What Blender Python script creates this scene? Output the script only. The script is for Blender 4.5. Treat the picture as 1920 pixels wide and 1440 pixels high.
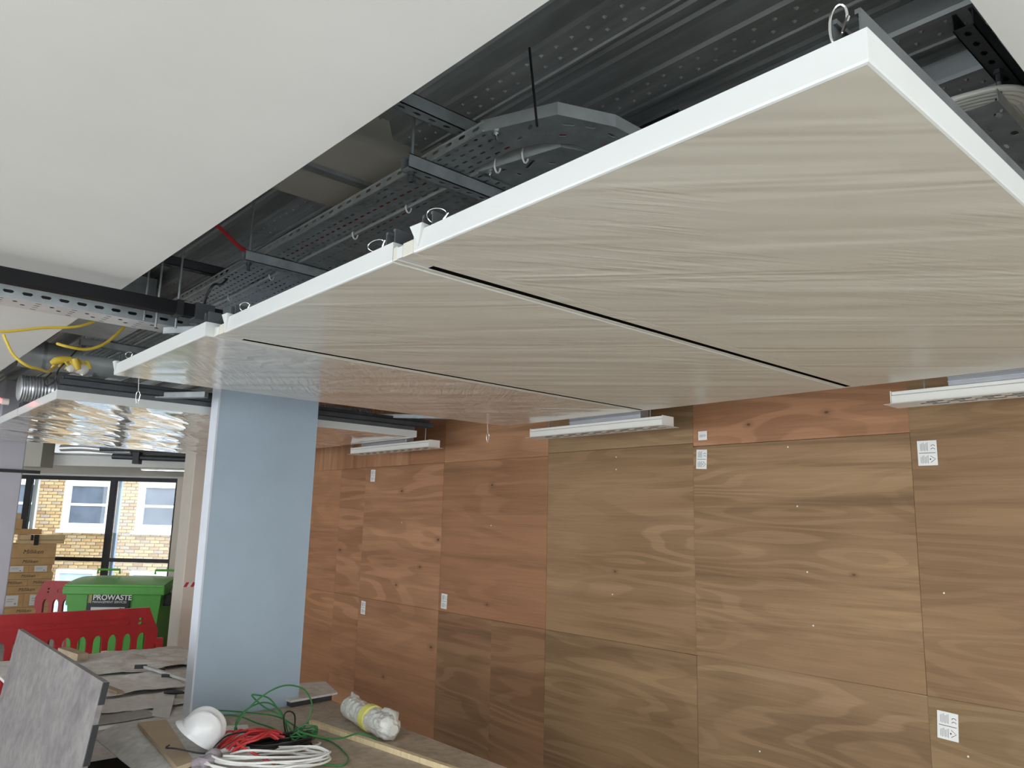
import bpy, bmesh, math, random
from mathutils import Vector, Matrix, noise

for _o in list(bpy.data.objects):
    bpy.data.objects.remove(_o)
SC = bpy.context.scene
COL = SC.collection
random.seed(7)
PI = math.pi

# ---------------------------------------------------------------- camera
EYE = 1.94
cam_d = bpy.data.cameras.new('camera')
cam_d.sensor_width = 36.0
cam_d.sensor_fit = 'HORIZONTAL'
cam_d.lens = 36.0 * 1444.1 / 1920.0
cam_d.clip_start = 0.05
cam_d.clip_end = 200
cam = bpy.data.objects.new('camera', cam_d)
COL.objects.link(cam)
_r = Vector((0.74661429, -0.66479838, 0.02470264))
_u = Vector((-0.13434214, -0.11429998, 0.98432093))
_f = Vector((0.65155145, 0.73822668, 0.17464844))
cam.matrix_world = Matrix(((_r.x, _u.x, -_f.x, 0), (_r.y, _u.y, -_f.y, 0), (_r.z, _u.z, -_f.z, EYE), (0, 0, 0, 1)))
SC.camera = cam

# ---------------------------------------------------------------- world, daylight, exposure
world = bpy.data.worlds.new('overcast_sky')
SC.world = world
world.use_nodes = True
_bg = world.node_tree.nodes['Background']
_bg.inputs[0].default_value = (0.86, 0.93, 1.0, 1)
_bg.inputs[1].default_value = 6.5
vs = SC.view_settings
vs.view_transform = 'Standard'
vs.look = 'None'
vs.exposure = -0.60
vs.gamma = 1.0
vs.use_curve_mapping = False


def area(name, loc, rot, sx, sy, power, color=(1, 1, 1)):
    d = bpy.data.lights.new(name, 'AREA')
    d.shape = 'RECTANGLE'
    d.size = sx
    d.size_y = sy
    d.energy = power
    d.color = color
    o = bpy.data.objects.new(name, d)
    o.location = loc
    o.rotation_euler = rot
    COL.objects.link(o)
    return o


# daylight at the window bays of the street side (left of the camera) and of the end wall behind it
for _y in (-2.3, 0.7, 3.7, 6.7, 9.7):
    area('daylight_window', (-4.9, _y, 1.5), (0, -PI / 2 + 0.42, 0), 2.3, 2.4, 34, (1.0, 0.985, 0.95))
for _x in (-3.2, -0.6, 2.0):
    area('daylight_end_window', (_x, -3.9, 1.5), (PI / 2 - 0.42, 0, 0), 2.0, 2.3, 40, (0.96, 1.0, 0.985))


# ---------------------------------------------------------------- materials
def new_mat(name):
    m = bpy.data.materials.new(name)
    m.use_nodes = True
    nt = m.node_tree
    return m, nt, nt.nodes['Principled BSDF']


def setc(b, col, rough=0.6, metal=0.0, spec=0.5):
    b.inputs['Base Color'].default_value = (*col, 1)
    b.inputs['Roughness'].default_value = rough
    b.inputs['Metallic'].default_value = metal
    b.inputs['Specular IOR Level'].default_value = spec


def N(nt, typ, **kw):
    n = nt.nodes.new(typ)
    for k, v in kw.items():
        setattr(n, k, v)
    return n


def noise_tex(nt, scale, detail=4, dist=0.0, mscale=(1, 1, 1), rot=(0, 0, 0), loc=(0, 0, 0), coord='Object', rough=0.55):
    tc = N(nt, 'ShaderNodeTexCoord')
    mp = N(nt, 'ShaderNodeMapping')
    mp.inputs['Scale'].default_value = mscale
    mp.inputs['Location'].default_value = loc
    nz = N(nt, 'ShaderNodeTexNoise')
    nz.inputs['Scale'].default_value = scale
    nz.inputs['Detail'].default_value = detail
    nz.inputs['Distortion'].default_value = dist
    nz.inputs['Roughness'].default_value = rough
    src = tc.outputs[coord]
    if any(rot):
        mr = N(nt, 'ShaderNodeMapping')          # turn first, stretch afterwards
        mr.inputs['Rotation'].default_value = rot
        nt.links.new(src, mr.inputs[0])
        src = mr.outputs[0]
    nt.links.new(src, mp.inputs[0])
    nt.links.new(mp.outputs[0], nz.inputs['Vector'])
    return nz


def ramp(nt, fac, stops):
    r = N(nt, 'ShaderNodeValToRGB')
    el = r.color_ramp.elements
    while len(el) < len(stops):
        el.new(0.5)
    for e, (p, c) in zip(el, stops):
        e.position = p
        e.color = (*c, 1) if len(c) == 3 else c
    nt.links.new(fac, r.inputs[0])
    return r


def mix(nt, fac, a, b, mode='MIX'):
    m = N(nt, 'ShaderNodeMix', data_type='RGBA', blend_type=mode)
    for sock, v in ((m.inputs[0], fac), (m.inputs[6], a), (m.inputs[7], b)):
        if isinstance(v, (int, float)):
            sock.default_value = v
        elif isinstance(v, tuple):
            sock.default_value = (*v, 1)
        else:
            nt.links.new(v, sock)
    return m.outputs[2]


def bump(nt, b, h, strength=0.2, dist=0.01):
    n = N(nt, 'ShaderNodeBump')
    n.inputs['Strength'].default_value = strength
    n.inputs['Distance'].default_value = dist
    nt.links.new(h, n.inputs['Height'])
    nt.links.new(n.outputs[0], b.inputs['Normal'])
    return n


def simple(name, col, rough=0.6, metal=0.0, var=0.08, vscale=6.0, bmp=0.0, bscale=80.0, spec=0.5, mscale=(1, 1, 1)):
    m, nt, b = new_mat(name)
    setc(b, col, rough, metal, spec)
    if var > 0:
        nz = noise_tex(nt, vscale, 5, mscale=mscale)
        lo = tuple(max(0, c * (1 - var)) for c in col)
        hi = tuple(min(1, c * (1 + var)) for c in col)
        r = ramp(nt, nz.outputs[0], [(0.3, lo), (0.7, hi)])
        nt.links.new(r.outputs[0], b.inputs['Base Color'])
    if bmp > 0:
        nb = noise_tex(nt, bscale, 3)
        bump(nt, b, nb.outputs[0], bmp, 0.004)
    return m


M = {}
M['plaster'] = simple('white_plaster_paint', (0.80, 0.79, 0.76), 0.75, var=0.03, vscale=2.0, bmp=0.05, bscale=120)
M['plaster_dull'] = simple('unpainted_beam_lining', (0.50, 0.48, 0.42), 0.7, var=0.06, vscale=3)
M['pier_lilac'] = simple('lilac_grey_paint', (0.52, 0.51, 0.56), 0.7, var=0.03)
M['pier_cream'] = simple('cream_paint', (0.84, 0.76, 0.66), 0.7, var=0.03)
M['pier_blue'] = simple('pale_blue_board', (0.385, 0.478, 0.565), 0.62, var=0.05, vscale=3, bmp=0.04)
M['pier_edge'] = simple('lit_board_edge', (0.66, 0.69, 0.76), 0.6, var=0.03)  # paler than the board: light on the pier's side put into the colour
M['galv'] = simple('galvanised_steel', (0.36, 0.39, 0.40), 0.42, 0.55, var=0.22, vscale=14)
M['galv_dark'] = simple('dark_channel_steel', (0.125, 0.135, 0.14), 0.5, 0.4, var=0.15, vscale=14)  # darker grey steel for the hanging channels
M['galv_bright'] = simple('bright_galvanised_steel', (0.62, 0.66, 0.66), 0.38, 0.6, var=0.12, vscale=18)
M['deck'] = simple('galvanised_deck', (0.40, 0.425, 0.43), 0.40, 0.45, var=0.25, vscale=5, mscale=(6, 0.5, 3))
M['darksteel'] = simple('dark_steel', (0.075, 0.082, 0.09), 0.5, 0.5, var=0.2)
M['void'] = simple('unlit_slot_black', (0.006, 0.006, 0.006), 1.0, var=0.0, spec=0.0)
M['black'] = simple('black_plastic', (0.014, 0.014, 0.016), 0.45, var=0.1)
M['blackbox'] = simple('black_trunking_paint', (0.008, 0.008, 0.009), 0.6, var=0.15, spec=0.2)
M['chrome'] = simple('polished_steel', (0.75, 0.76, 0.76), 0.18, 1.0, var=0.02)
M['duct'] = simple('duct_sheet_steel', (0.50, 0.52, 0.52), 0.5, 0.4, var=0.12, vscale=8)
M['white_metal'] = simple('white_powder_coat', (0.78, 0.76, 0.70), 0.45, var=0.03)
M['grey_plenum'] = simple('zinc_plenum', (0.42, 0.42, 0.45), 0.45, 0.6, var=0.1, mscale=(1, 1, 8))
M['red_cable'] = simple('red_cable', (0.52, 0.035, 0.04), 0.4, var=0.08)
M['red_lead'] = simple('red_lead_plastic', (0.62, 0.05, 0.055), 0.38, var=0.08)
M['white_cable'] = simple('white_cable', (0.80, 0.79, 0.76), 0.4, var=0.04)
M['cream_cable'] = simple('cream_cable', (0.84, 0.82, 0.73), 0.45, var=0.05)
M['green_cable'] = simple('green_cable', (0.035, 0.20, 0.06), 0.38, var=0.15)
M['black_cable'] = simple('black_cable', (0.014, 0.015, 0.017), 0.4, var=0.1)
M['yellow_cable'] = simple('yellow_cable', (0.66, 0.47, 0.05), 0.4, var=0.08)
M['tie'] = simple('white_cable_tie', (0.72, 0.71, 0.68), 0.45, var=0.03)
M['barrier'] = simple('red_barrier_plastic', (0.44, 0.02, 0.024), 0.42, var=0.1, vscale=9, bmp=0.05)
M['barrier_dark'] = simple('recessed_red_plastic', (0.48, 0.02, 0.024), 0.5, var=0.1)
M['bin'] = simple('green_bin_plastic', (0.11, 0.42, 0.07), 0.4, var=0.07, vscale=5, bmp=0.03)
M['bin_lid'] = simple('green_lid_plastic', (0.14, 0.50, 0.08), 0.38, var=0.06, vscale=5)
M['card'] = simple('corrugated_cardboard', (0.60, 0.37, 0.17), 0.8, var=0.10, vscale=10, bmp=0.06, bscale=150)
M['card_pale'] = simple('pale_cardboard', (0.70, 0.50, 0.27), 0.8, var=0.08, vscale=10)
M['paper'] = simple('white_paper', (0.80, 0.79, 0.76), 0.7, var=0.03)
M['ink'] = simple('black_ink', (0.02, 0.02, 0.022), 0.6, var=0.0)
M['grey_ink'] = simple('faint_grey_ink', (0.30, 0.30, 0.30), 0.6, var=0.0)
M['white_ink'] = simple('white_print', (0.85, 0.85, 0.85), 0.5, var=0.0)
M['frame'] = simple('dark_window_frame', (0.018, 0.019, 0.022), 0.5, var=0.1)
M['sash_white'] = simple('white_sash_paint', (0.88, 0.88, 0.88), 0.5, var=0.02)
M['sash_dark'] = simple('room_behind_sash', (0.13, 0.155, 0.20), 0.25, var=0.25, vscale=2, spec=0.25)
M['mortar'] = simple('pale_mortar', (0.66, 0.62, 0.54), 0.9, var=0.08)
M['hat'] = simple('white_hard_hat_plastic', (0.80, 0.80, 0.80), 0.22, var=0.02)
M['foil'] = simple('silver_foil', (0.74, 0.75, 0.76), 0.34, 0.7, var=0.08)
M['pine'] = simple('planed_pine', (0.76, 0.62, 0.38), 0.6, var=0.12, vscale=6, mscale=(14, 14, 1.2))
M['mdf'] = simple('fibreboard', (0.56, 0.43, 0.29), 0.75, var=0.06, vscale=8)
M['oldwood'] = simple('weathered_timber', (0.40, 0.31, 0.21), 0.75, var=0.2, vscale=7)
M['yellow_band'] = simple('yellow_label', (0.80, 0.76, 0.20), 0.6, var=0.04)
M['glove'] = simple('mauve_grey_cloth', (0.36, 0.32, 0.35), 0.9, var=0.15, vscale=30, bmp=0.2)
M['tape_red'] = simple('red_tape', (0.60, 0.05, 0.06), 0.4, var=0.0)
M['ground'] = simple('street_paving', (0.50, 0.49, 0.47), 0.9, var=0.1)


def floor_mat():
    m, nt, b = new_mat('dusty_screed')
    a = noise_tex(nt, 0.9, 6)
    c = noise_tex(nt, 14, 5)
    r1 = ramp(nt, a.outputs[0], [(0.3, (0.40, 0.385, 0.36)), (0.7, (0.56, 0.545, 0.51))])
    r2 = ramp(nt, c.outputs[0], [(0.35, (0.82, 0.82, 0.82)), (0.65, (1, 1, 1))])
    nt.links.new(mix(nt, 1.0, r1.outputs[0], r2.outputs[0], 'MULTIPLY'), b.inputs['Base Color'])
    b.inputs['Roughness'].default_value = 0.8
    return m


M['floor'] = floor_mat()


def sheet_mat(name, c0, c1, rough=0.7, dirt=0.5):
    m, nt, b = new_mat(name)
    a = noise_tex(nt, 3.0, 7, 0.8)
    c = noise_tex(nt, 22, 5)
    r1 = ramp(nt, a.outputs[0], [(0.35, c0), (0.62, c1)])
    r2 = ramp(nt, c.outputs[0], [(0.38, (1 - dirt * 0.35,) * 3), (0.6, (1, 1, 1))])
    nt.links.new(mix(nt, 1.0, r1.outputs[0], r2.outputs[0], 'MULTIPLY'), b.inputs['Base Color'])
    b.inputs['Roughness'].default_value = rough
    w = noise_tex(nt, 5, 3, 1.0)
    bump(nt, b, w.outputs[0], 0.25, 0.02)
    return m


M['dustsheet'] = sheet_mat('dusty_white_sheet', (0.70, 0.68, 0.64), (0.84, 0.815, 0.775))
M['paper_sheet'] = sheet_mat('crumpled_paper_sheet', (0.76, 0.73, 0.69), (0.86, 0.83, 0.79), 0.6, 0.3)
M['boardtop'] = sheet_mat('scuffed_hardboard', (0.46, 0.37, 0.28), (0.58, 0.48, 0.37), 0.75, 0.6)
M['steelpanel'] = sheet_mat('stained_grey_panel', (0.20, 0.178, 0.182), (0.285, 0.265, 0.255), 0.5, 0.7)
M['greycard'] = sheet_mat('grey_card', (0.42, 0.40, 0.385), (0.50, 0.48, 0.46), 0.7, 0.4)


def film(name, col, rough, bs, rot, coat=0.3, ms=(0.55, 5.0), fine=0.5, crink=0.0, coat_r=0.12):
    """white protective film pulled over a panel: long shallow creases as relief"""
    m, nt, b = new_mat(name)
    setc(b, col, rough, 0.0, 0.5)
    n1 = noise_tex(nt, 1.0, 2, 0.9, mscale=(ms[0], ms[1], ms[1]), rot=(0, 0, rot))
    n2 = noise_tex(nt, 1.0, 3, 1.4, mscale=(ms[0] * 3, ms[1] * 3.4, ms[1] * 3.4), rot=(0, 0, rot - 0.3))
    n3 = noise_tex(nt, 1.1, 2, 0.4)
    mk = ramp(nt, n3.outputs[0], [(0.45, (0, 0, 0)), (0.68, (1, 1, 1))])
    mm = N(nt, 'ShaderNodeMath', operation='MULTIPLY')
    nt.links.new(n2.outputs[0], mm.inputs[0])
    nt.links.new(mk.outputs[0], mm.inputs[1])
    m2 = N(nt, 'ShaderNodeMath', operation='MULTIPLY_ADD')
    m2.inputs[1].default_value = fine
    nt.links.new(mm.outputs[0], m2.inputs[0])
    nt.links.new(n1.outputs[0], m2.inputs[2])
    h = m2.outputs[0]
    if crink > 0:
        vo = N(nt, 'ShaderNodeTexVoronoi', feature='DISTANCE_TO_EDGE')
        vo.inputs['Scale'].default_value = 6.0
        tc = N(nt, 'ShaderNodeTexCoord')
        wv = N(nt, 'ShaderNodeVectorMath', operation='MULTIPLY_ADD')
        wn = noise_tex(nt, 3.0, 3, 0.0)
        wv.inputs[1].default_value = (0.5, 0.5, 0.5)
        nt.links.new(wn.outputs['Color'], wv.inputs[0])
        nt.links.new(tc.outputs['Object'], wv.inputs[2])
        nt.links.new(wv.outputs[0], vo.inputs['Vector'])
        m3 = N(nt, 'ShaderNodeMath', operation='MULTIPLY_ADD')
        m3.inputs[1].default_value = crink
        nt.links.new(vo.outputs['Distance'], m3.inputs[0])
        nt.links.new(h, m3.inputs[2])
        h = m3.outputs[0]
    bump(nt, b, h, bs, 0.03)
    b.inputs['Coat Weight'].default_value = coat
    b.inputs['Coat Roughness'].default_value = coat_r
    return m


M['film'] = film('cream_protective_film', (0.655, 0.632, 0.55), 0.40, 0.42, math.radians(49))
M['film_gloss'] = film('crinkled_clear_film', (0.70, 0.67, 0.61), 0.20, 1.0, math.radians(-54), 1.0, (1.4, 8.0), 0.9, 1.2, 0.05)
M['film_mid'] = film('half_gloss_film', (0.665, 0.635, 0.565), 0.34, 0.7, math.radians(-40), 0.75, (0.8, 6.5), 0.8, 0.6, 0.10)
M['film_edge'] = film('white_film_edge', (0.66, 0.675, 0.66), 0.4, 0.12, math.radians(80), 0.3)
M['film_wrap'] = film('crinkled_wrap', (0.66, 0.65, 0.60), 0.3, 0.8, 0.4, 0.5)


def ply(name, c_lo, c_hi, seed, streak=0.5, rings=9.0, knots=(), vertical=False, dark=(0.15, 0.085, 0.04)):
    """rotary cut veneer: contour lines of a stretched noise field, grain along the sheet"""
    m, nt, b = new_mat(name)
    b.inputs['Roughness'].default_value = 0.62
    b.inputs['Specular IOR Level'].default_value = 0.3

    def sc(a, c):
        return (1, c, a) if vertical else (1, a, c)
    lc = (seed * 3.7, seed * 1.9, seed * 2.3)
    base = noise_tex(nt, 1.3, 2, 0.25, mscale=sc(0.30, 2.2), loc=lc)
    w = N(nt, 'ShaderNodeMath', operation='MULTIPLY')
    w.inputs[1].default_value = rings * 9.0
    nt.links.new(base.outputs[0], w.inputs[0])
    s = N(nt, 'ShaderNodeMath', operation='SINE')
    nt.links.new(w.outputs[0], s.inputs[0])
    tone = noise_tex(nt, 1.0, 4, 0.3, mscale=sc(0.35, 3.5), loc=(lc[2], lc[0], lc[1]))
    grad = ramp(nt, tone.outputs[0], [(0.34, c_lo), (0.66, c_hi)])
    ringr = ramp(nt, s.outputs[0], [(0.0, (0.76, 0.74, 0.70)), (0.5, (1, 1, 1))])
    rmask = ramp(nt, noise_tex(nt, 0.9, 2, loc=(lc[1], lc[1], lc[2])).outputs[0], [(0.40, (0.15, 0.15, 0.15)), (0.62, (1, 1, 1))])
    col = mix(nt, rmask.outputs[0], grad.outputs[0], mix(nt, 1.0, grad.outputs[0], ringr.outputs[0], 'MULTIPLY'))
    st = noise_tex(nt, 1.0, 6, 0.35, mscale=sc(0.45, 11.0), loc=(lc[1], lc[2], lc[0]), rough=0.62)
    sr = ramp(nt, st.outputs[0], [(0.51, (0, 0, 0)), (0.72, (1, 1, 1))])
    sf = N(nt, 'ShaderNodeMath', operation='MULTIPLY')
    sf.inputs[1].default_value = streak
    nt.links.new(sr.outputs[0], sf.inputs[0])
    col = mix(nt, sf.outputs[0], col, dark)
    fn = noise_tex(nt, 1.0, 3, 0.0, mscale=sc(3.0, 110), loc=lc)
    fr = ramp(nt, fn.outputs[0], [(0.3, (0.88, 0.87, 0.85)), (0.7, (1.05, 1.05, 1.05))])
    col = mix(nt, 0.8, col, fr.outputs[0], 'MULTIPLY')
    if knots:
        tc = N(nt, 'ShaderNodeTexCoord')
        for (ky, kz, kr) in knots:
            vm = N(nt, 'ShaderNodeVectorMath', operation='SUBTRACT')
            vm.inputs[1].default_value = (0, ky, kz)
            nt.links.new(tc.outputs['Object'], vm.inputs[0])
            vs_ = N(nt, 'ShaderNodeVectorMath', operation='MULTIPLY')
            vs_.inputs[1].default_value = (0, 0.6, 1.0)
            nt.links.new(vm.outputs[0], vs_.inputs[0])
            ln = N(nt, 'ShaderNodeVectorMath', operation='LENGTH')
            nt.links.new(vs_.outputs[0], ln.inputs[0])
            kk = ramp(nt, ln.outputs['Value'], [(kr * 0.3, (1, 1, 1)), (kr * .7, (0.35, 0.35, 0.35)), (kr * 2.6, (0, 0, 0))])
            col = mix(nt, kk.outputs[0], col, (0.10, 0.05, 0.025))
    nt.links.new(col, b.inputs['Base Color'])
    bump(nt, b, fn.outputs[0], 0.06, 0.002)
    return m


def glass_mat():
    m = bpy.data.materials.new('window_glass')
    m.use_nodes = True
    nt = m.node_tree
    nt.nodes.clear()
    out = N(nt, 'ShaderNodeOutputMaterial')
    tr = N(nt, 'ShaderNodeBsdfTransparent')
    tr.inputs[0].default_value = (0.95, 0.97, 0.97, 1)
    gl = N(nt, 'ShaderNodeBsdfGlossy')
    gl.inputs['Roughness'].default_value = 0.02
    fr = N(nt, 'ShaderNodeFresnel')
    fr.inputs[0].default_value = 1.45
    mx = N(nt, 'ShaderNodeMixShader')
    nt.links.new(fr.outputs[0], mx.inputs[0])
    nt.links.new(tr.outputs[0], mx.inputs[1])
    nt.links.new(gl.outputs[0], mx.inputs[2])
    nt.links.new(mx.outputs[0], out.inputs[0])
    return m


M['glass'] = glass_mat()


def emit_mat(name, col, st):
    m, nt, b = new_mat(name)
    setc(b, (0.9, 0.9, 0.9), 0.5)
    b.inputs['Emission Color'].default_value = (*col, 1)
    b.inputs['Emission Strength'].default_value = st
    return m


M['led'] = emit_mat('led_strip', (1, 0.98, 0.94), 14.0)
M['lamp_red'] = emit_mat('red_indicator', (1, 0.05, 0.05), 8.0)


def brick_mat():
    m, nt, b = new_mat('london_stock_brick')
    oi = N(nt, 'ShaderNodeObjectInfo')
    r = ramp(nt, oi.outputs['Random'], [(0.0, (0.34, 0.20, 0.10)), (0.25, (0.50, 0.33, 0.16)), (0.5, (0.56, 0.40, 0.20)), (0.8, (0.46, 0.33, 0.20)), (1.0, (0.38, 0.30, 0.24))])
    nz = noise_tex(nt, 18, 4)
    r2 = ramp(nt, nz.outputs[0], [(0.3, (0.8, 0.8, 0.8)), (0.7, (1.1, 1.1, 1.1))])
    nt.links.new(mix(nt, 1.0, r.outputs[0], r2.outputs[0], 'MULTIPLY'), b.inputs['Base Color'])
    b.inputs['Roughness'].default_value = 0.9
    return m


M['brick'] = brick_mat()


# ---------------------------------------------------------------- mesh helpers
def fill_loop(outer, holes=()):
    """triangulate a 2-D outline with holes -> verts2d, faces"""
    bm = bmesh.new()
    edges = []
    for lp in [outer] + list(holes):
        vv = [bm.verts.new((p[0], p[1], 0)) for p in lp]
        for i in range(len(vv)):
            edges.append(bm.edges.new((vv[i], vv[(i + 1) % len(vv)])))
    bmesh.ops.triangle_fill(bm, use_beauty=True, use_dissolve=False, edges=edges)
    bm.verts.index_update()
    vs_ = [(v.co.x, v.co.y) for v in bm.verts]
    fs = [[v.index for v in f.verts] for f in bm.faces]
    bm.free()
    out = []
    for f in fs:
        a, b_, c = (vs_[i] for i in f[:3])
        if (b_[0] - a[0]) * (c[1] - a[1]) - (b_[1] - a[1]) * (c[0] - a[0]) < 0:
            f = f[::-1]
        out.append(f)
    return vs_, out


class MB:
    def __init__(self):
        self.v = []
        self.f = []
        self.smooth = False

    def add(self, vs_, fs):
        o = len(self.v)
        self.v += [tuple(p) for p in vs_]
        self.f += [[i + o for i in f] for f in fs]
        return self

    def box(self, x0, x1, y0, y1, z0, z1):
        return self.add([(x0, y0, z0), (x1, y0, z0), (x1, y1, z0), (x0, y1, z0), (x0, y0, z1), (x1, y0, z1), (x1, y1, z1), (x0, y1, z1)],
                        [[0, 3, 2, 1], [4, 5, 6, 7], [0, 1, 5, 4], [1, 2, 6, 5], [2, 3, 7, 6], [3, 0, 4, 7]])

    def bbox(self, x0, x1, y0, y1, z0, z1, r=0.004):
        """box with chamfered edges"""
        bm = bmesh.new()
        bmesh.ops.create_cube(bm, size=1.0)
        for v in bm.verts:
            v.co = Vector(((x0 + x1) / 2 + v.co.x * (x1 - x0), (y0 + y1) / 2 + v.co.y * (y1 - y0), (z0 + z1) / 2 + v.co.z * (z1 - z0)))
        bmesh.ops.bevel(bm, geom=list(bm.edges), offset=r, segments=2, profile=0.5, affect='EDGES')
        bm.verts.index_update()
        self.add([v.co[:] for v in bm.verts], [[v.index for v in f.verts] for f in bm.faces])
        bm.free()
        return self

    def hexa(self, p):
        """box from 8 corners, bottom four then top four"""
        return self.add(p, [[0, 3, 2, 1], [4, 5, 6, 7], [0, 1, 5, 4], [1, 2, 6, 5], [2, 3, 7, 6], [3, 0, 4, 7]])

    def bar(self, a, b, w, h, up=(0, 0, 1)):
        a, b = Vector(a), Vector(b)
        d = (b - a).normalized()
        s = d.cross(Vector(up)).normalized()
        t = s.cross(d)
        c = []
        for p in (a, b):
            for sx, sy in ((-1, -1), (1, -1), (1, 1), (-1, 1)):
                c.append(p + s * (sx * w / 2) + t * (sy * h / 2))
        return self.add(c, [[0, 3, 2, 1], [4, 5, 6, 7], [0, 1, 5, 4], [1, 2, 6, 5], [2, 3, 7, 6], [3, 0, 4, 7]])

    def tube(self, pts, r, n=8, closed=False, cap=True):
        P = [Vector(p) for p in pts]
        rr = r if isinstance(r, (list, tuple)) else [r] * len(P)
        k = len(P)
        prev = None
        rings = []
        for i in range(k):
            if closed:
                d = (P[(i + 1) % k] - P[i - 1])
            else:
                d = P[min(i + 1, k - 1)] - P[max(i - 1, 0)]
            if d.length < 1e-9:
                d = Vector((0, 0, 1))
            d.normalize()
            if prev is None:
                a = Vector((0, 0, 1)) if abs(d.z) < 0.9 else Vector((1, 0, 0))
                s = d.cross(a).normalized()
            else:
                s = prev - d * prev.dot(d)
                s = s.normalized() if s.length > 1e-6 else d.orthogonal().normalized()
            prev = s
            t = d.cross(s)
            rings.append([P[i] + (s * math.cos(2 * PI * j / n) + t * math.sin(2 * PI * j / n)) * rr[i] for j in range(n)])
        fs = []
        for i in range(k if closed else k - 1):
            for j in range(n):
                a, b_ = i * n, ((i + 1) % k) * n
                fs.append([a + j, a + (j + 1) % n, b_ + (j + 1) % n, b_ + j])
        if cap and not closed:
            fs.append(list(range(n))[::-1])
            fs.append([(k - 1) * n + j for j in range(n)])
        self.smooth = True
        return self.add([p for rg in rings for p in rg], fs)

    def cyl(self, a, b, r, n=10):
        self.tube([a, b], r, n)
        return self

    def prism(self, outer, holes, axis, a0, a1):
        """2-D outline extruded along an axis; outline axes: x->(y,z) y->(x,z) z->(x,y)"""
        v2, fs = fill_loop(outer, holes)

        def P(p, a):
            return {'x': (a, p[0], p[1]), 'y': (p[0], a, p[1]), 'z': (p[0], p[1], a)}[axis]
        flip = axis == 'y'
        n = len(v2)
        F = [f[::-1] if not flip else f for f in fs] + [[i + n for i in (f if not flip else f[::-1])] for f in fs]
        self.add([P(p, a0) for p in v2] + [P(p, a1) for p in v2], F)
        for lp, hole in [(outer, False)] + [(h, True) for h in holes]:
            area2 = sum(lp[i][0] * lp[(i + 1) % len(lp)][1] - lp[(i + 1) % len(lp)][0] * lp[i][1] for i in range(len(lp)))
            q = lp if (area2 > 0) != hole else lp[::-1]
            k = len(q)
            ff = [[i, (i + 1) % k, (i + 1) % k + k, i + k] for i in range(k)]
            if flip:
                ff = [f[::-1] for f in ff]
            self.add([P(p, a0) for p in q] + [P(p, a1) for p in q], ff)
        return self

    def ball(self, c, rx, ry=None, rz=None, n=8, m=5):
        ry = ry or rx
        rz = rz or rx
        vs_ = []
        for i in range(m + 1):
            th = PI * i / m
            for j in range(n):
                ph = 2 * PI * j / n
                vs_.append((c[0] + rx * math.sin(th) * math.cos(ph), c[1] + ry * math.sin(th) * math.sin(ph), c[2] + rz * math.cos(th)))
        fs = []
        for i in range(m):
            for j in range(n):
                fs.append([i * n + j, (i + 1) * n + j, (i + 1) * n + (j + 1) % n, i * n + (j + 1) % n])
        self.smooth = True
        return self.add(vs_, fs)

    def build(self, name, mat, parent=None, local=False, loc=None, smooth=None, offset=(0, 0, 0)):
        me = bpy.data.meshes.new(name)
        if parent is not None:
            org = Vector((0, 0, 0)) if local else parent['_org_v']
            org = Vector(org)
        else:
            xs, ys, zs = zip(*self.v)
            org = Vector(loc) if loc else Vector(((min(xs) + max(xs)) / 2, (min(ys) + max(ys)) / 2, min(zs)))
        vv = [(p[0] - org.x, p[1] - org.y, p[2] - org.z) for p in self.v]
        me.from_pydata(vv, [], self.f)
        me.update()
        sm = self.smooth if smooth is None else smooth
        if sm:
            me.polygons.foreach_set('use_smooth', [True] * len(me.polygons))
            try:
                me.set_sharp_from_angle(angle=math.radians(38))
            except Exception:
                pass
        if isinstance(mat, (list, tuple)):
            for q in mat:
                me.materials.append(q)
        else:
            me.materials.append(mat)
        o = bpy.data.objects.new(name, me)
        COL.objects.link(o)
        if parent is not None:
            o.parent = parent
            o['_org_v'] = tuple(org)
        else:
            o.location = org
            o['_org_v'] = tuple(org)
        return o


def tag(o, label=None, cat=None, group=None, kind=None):
    if label:
        o['label'] = label
    if cat:
        o['category'] = cat
    if group:
        o['group'] = group
    if kind:
        o['kind'] = kind
    return o


def thing(name, loc, label=None, cat=None, group=None, rz=0.0, kind=None):
    o = bpy.data.objects.new(name, None)
    o.location = loc
    o.rotation_euler = (0, 0, rz)
    o.empty_display_size = 0.05
    COL.objects.link(o)
    o['_org_v'] = tuple(loc)
    tag(o, label, cat, group, kind)
    return o


def struct(o):
    o['kind'] = 'structure'
    return o


def link_copy(src, parent, loc, rot=None):
    c = src.copy()
    COL.objects.link(c)
    c.parent = parent
    c.location = loc
    if rot:
        c.rotation_euler = rot
    return c


def smooth_pts(pts, k=6, closed=False):
    P = [Vector(p) for p in pts]
    n = len(P)
    out = []
    rng = range(n) if closed else range(n - 1)
    for i in rng:
        if closed:
            p0, p1, p2, p3 = P[i - 1], P[i], P[(i + 1) % n], P[(i + 2) % n]
        else:
            p0, p1, p2, p3 = P[max(i - 1, 0)], P[i], P[i + 1], P[min(i + 2, n - 1)]
        for j in range(k):
            t = j / k
            out.append(0.5 * ((2 * p1) + (p2 - p0) * t + (2 * p0 - 5 * p1 + 4 * p2 - p3) * t * t + (3 * p1 - p0 - 3 * p2 + p3) * t ** 3))
    if not closed:
        out.append(P[-1])
    return out


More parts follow.
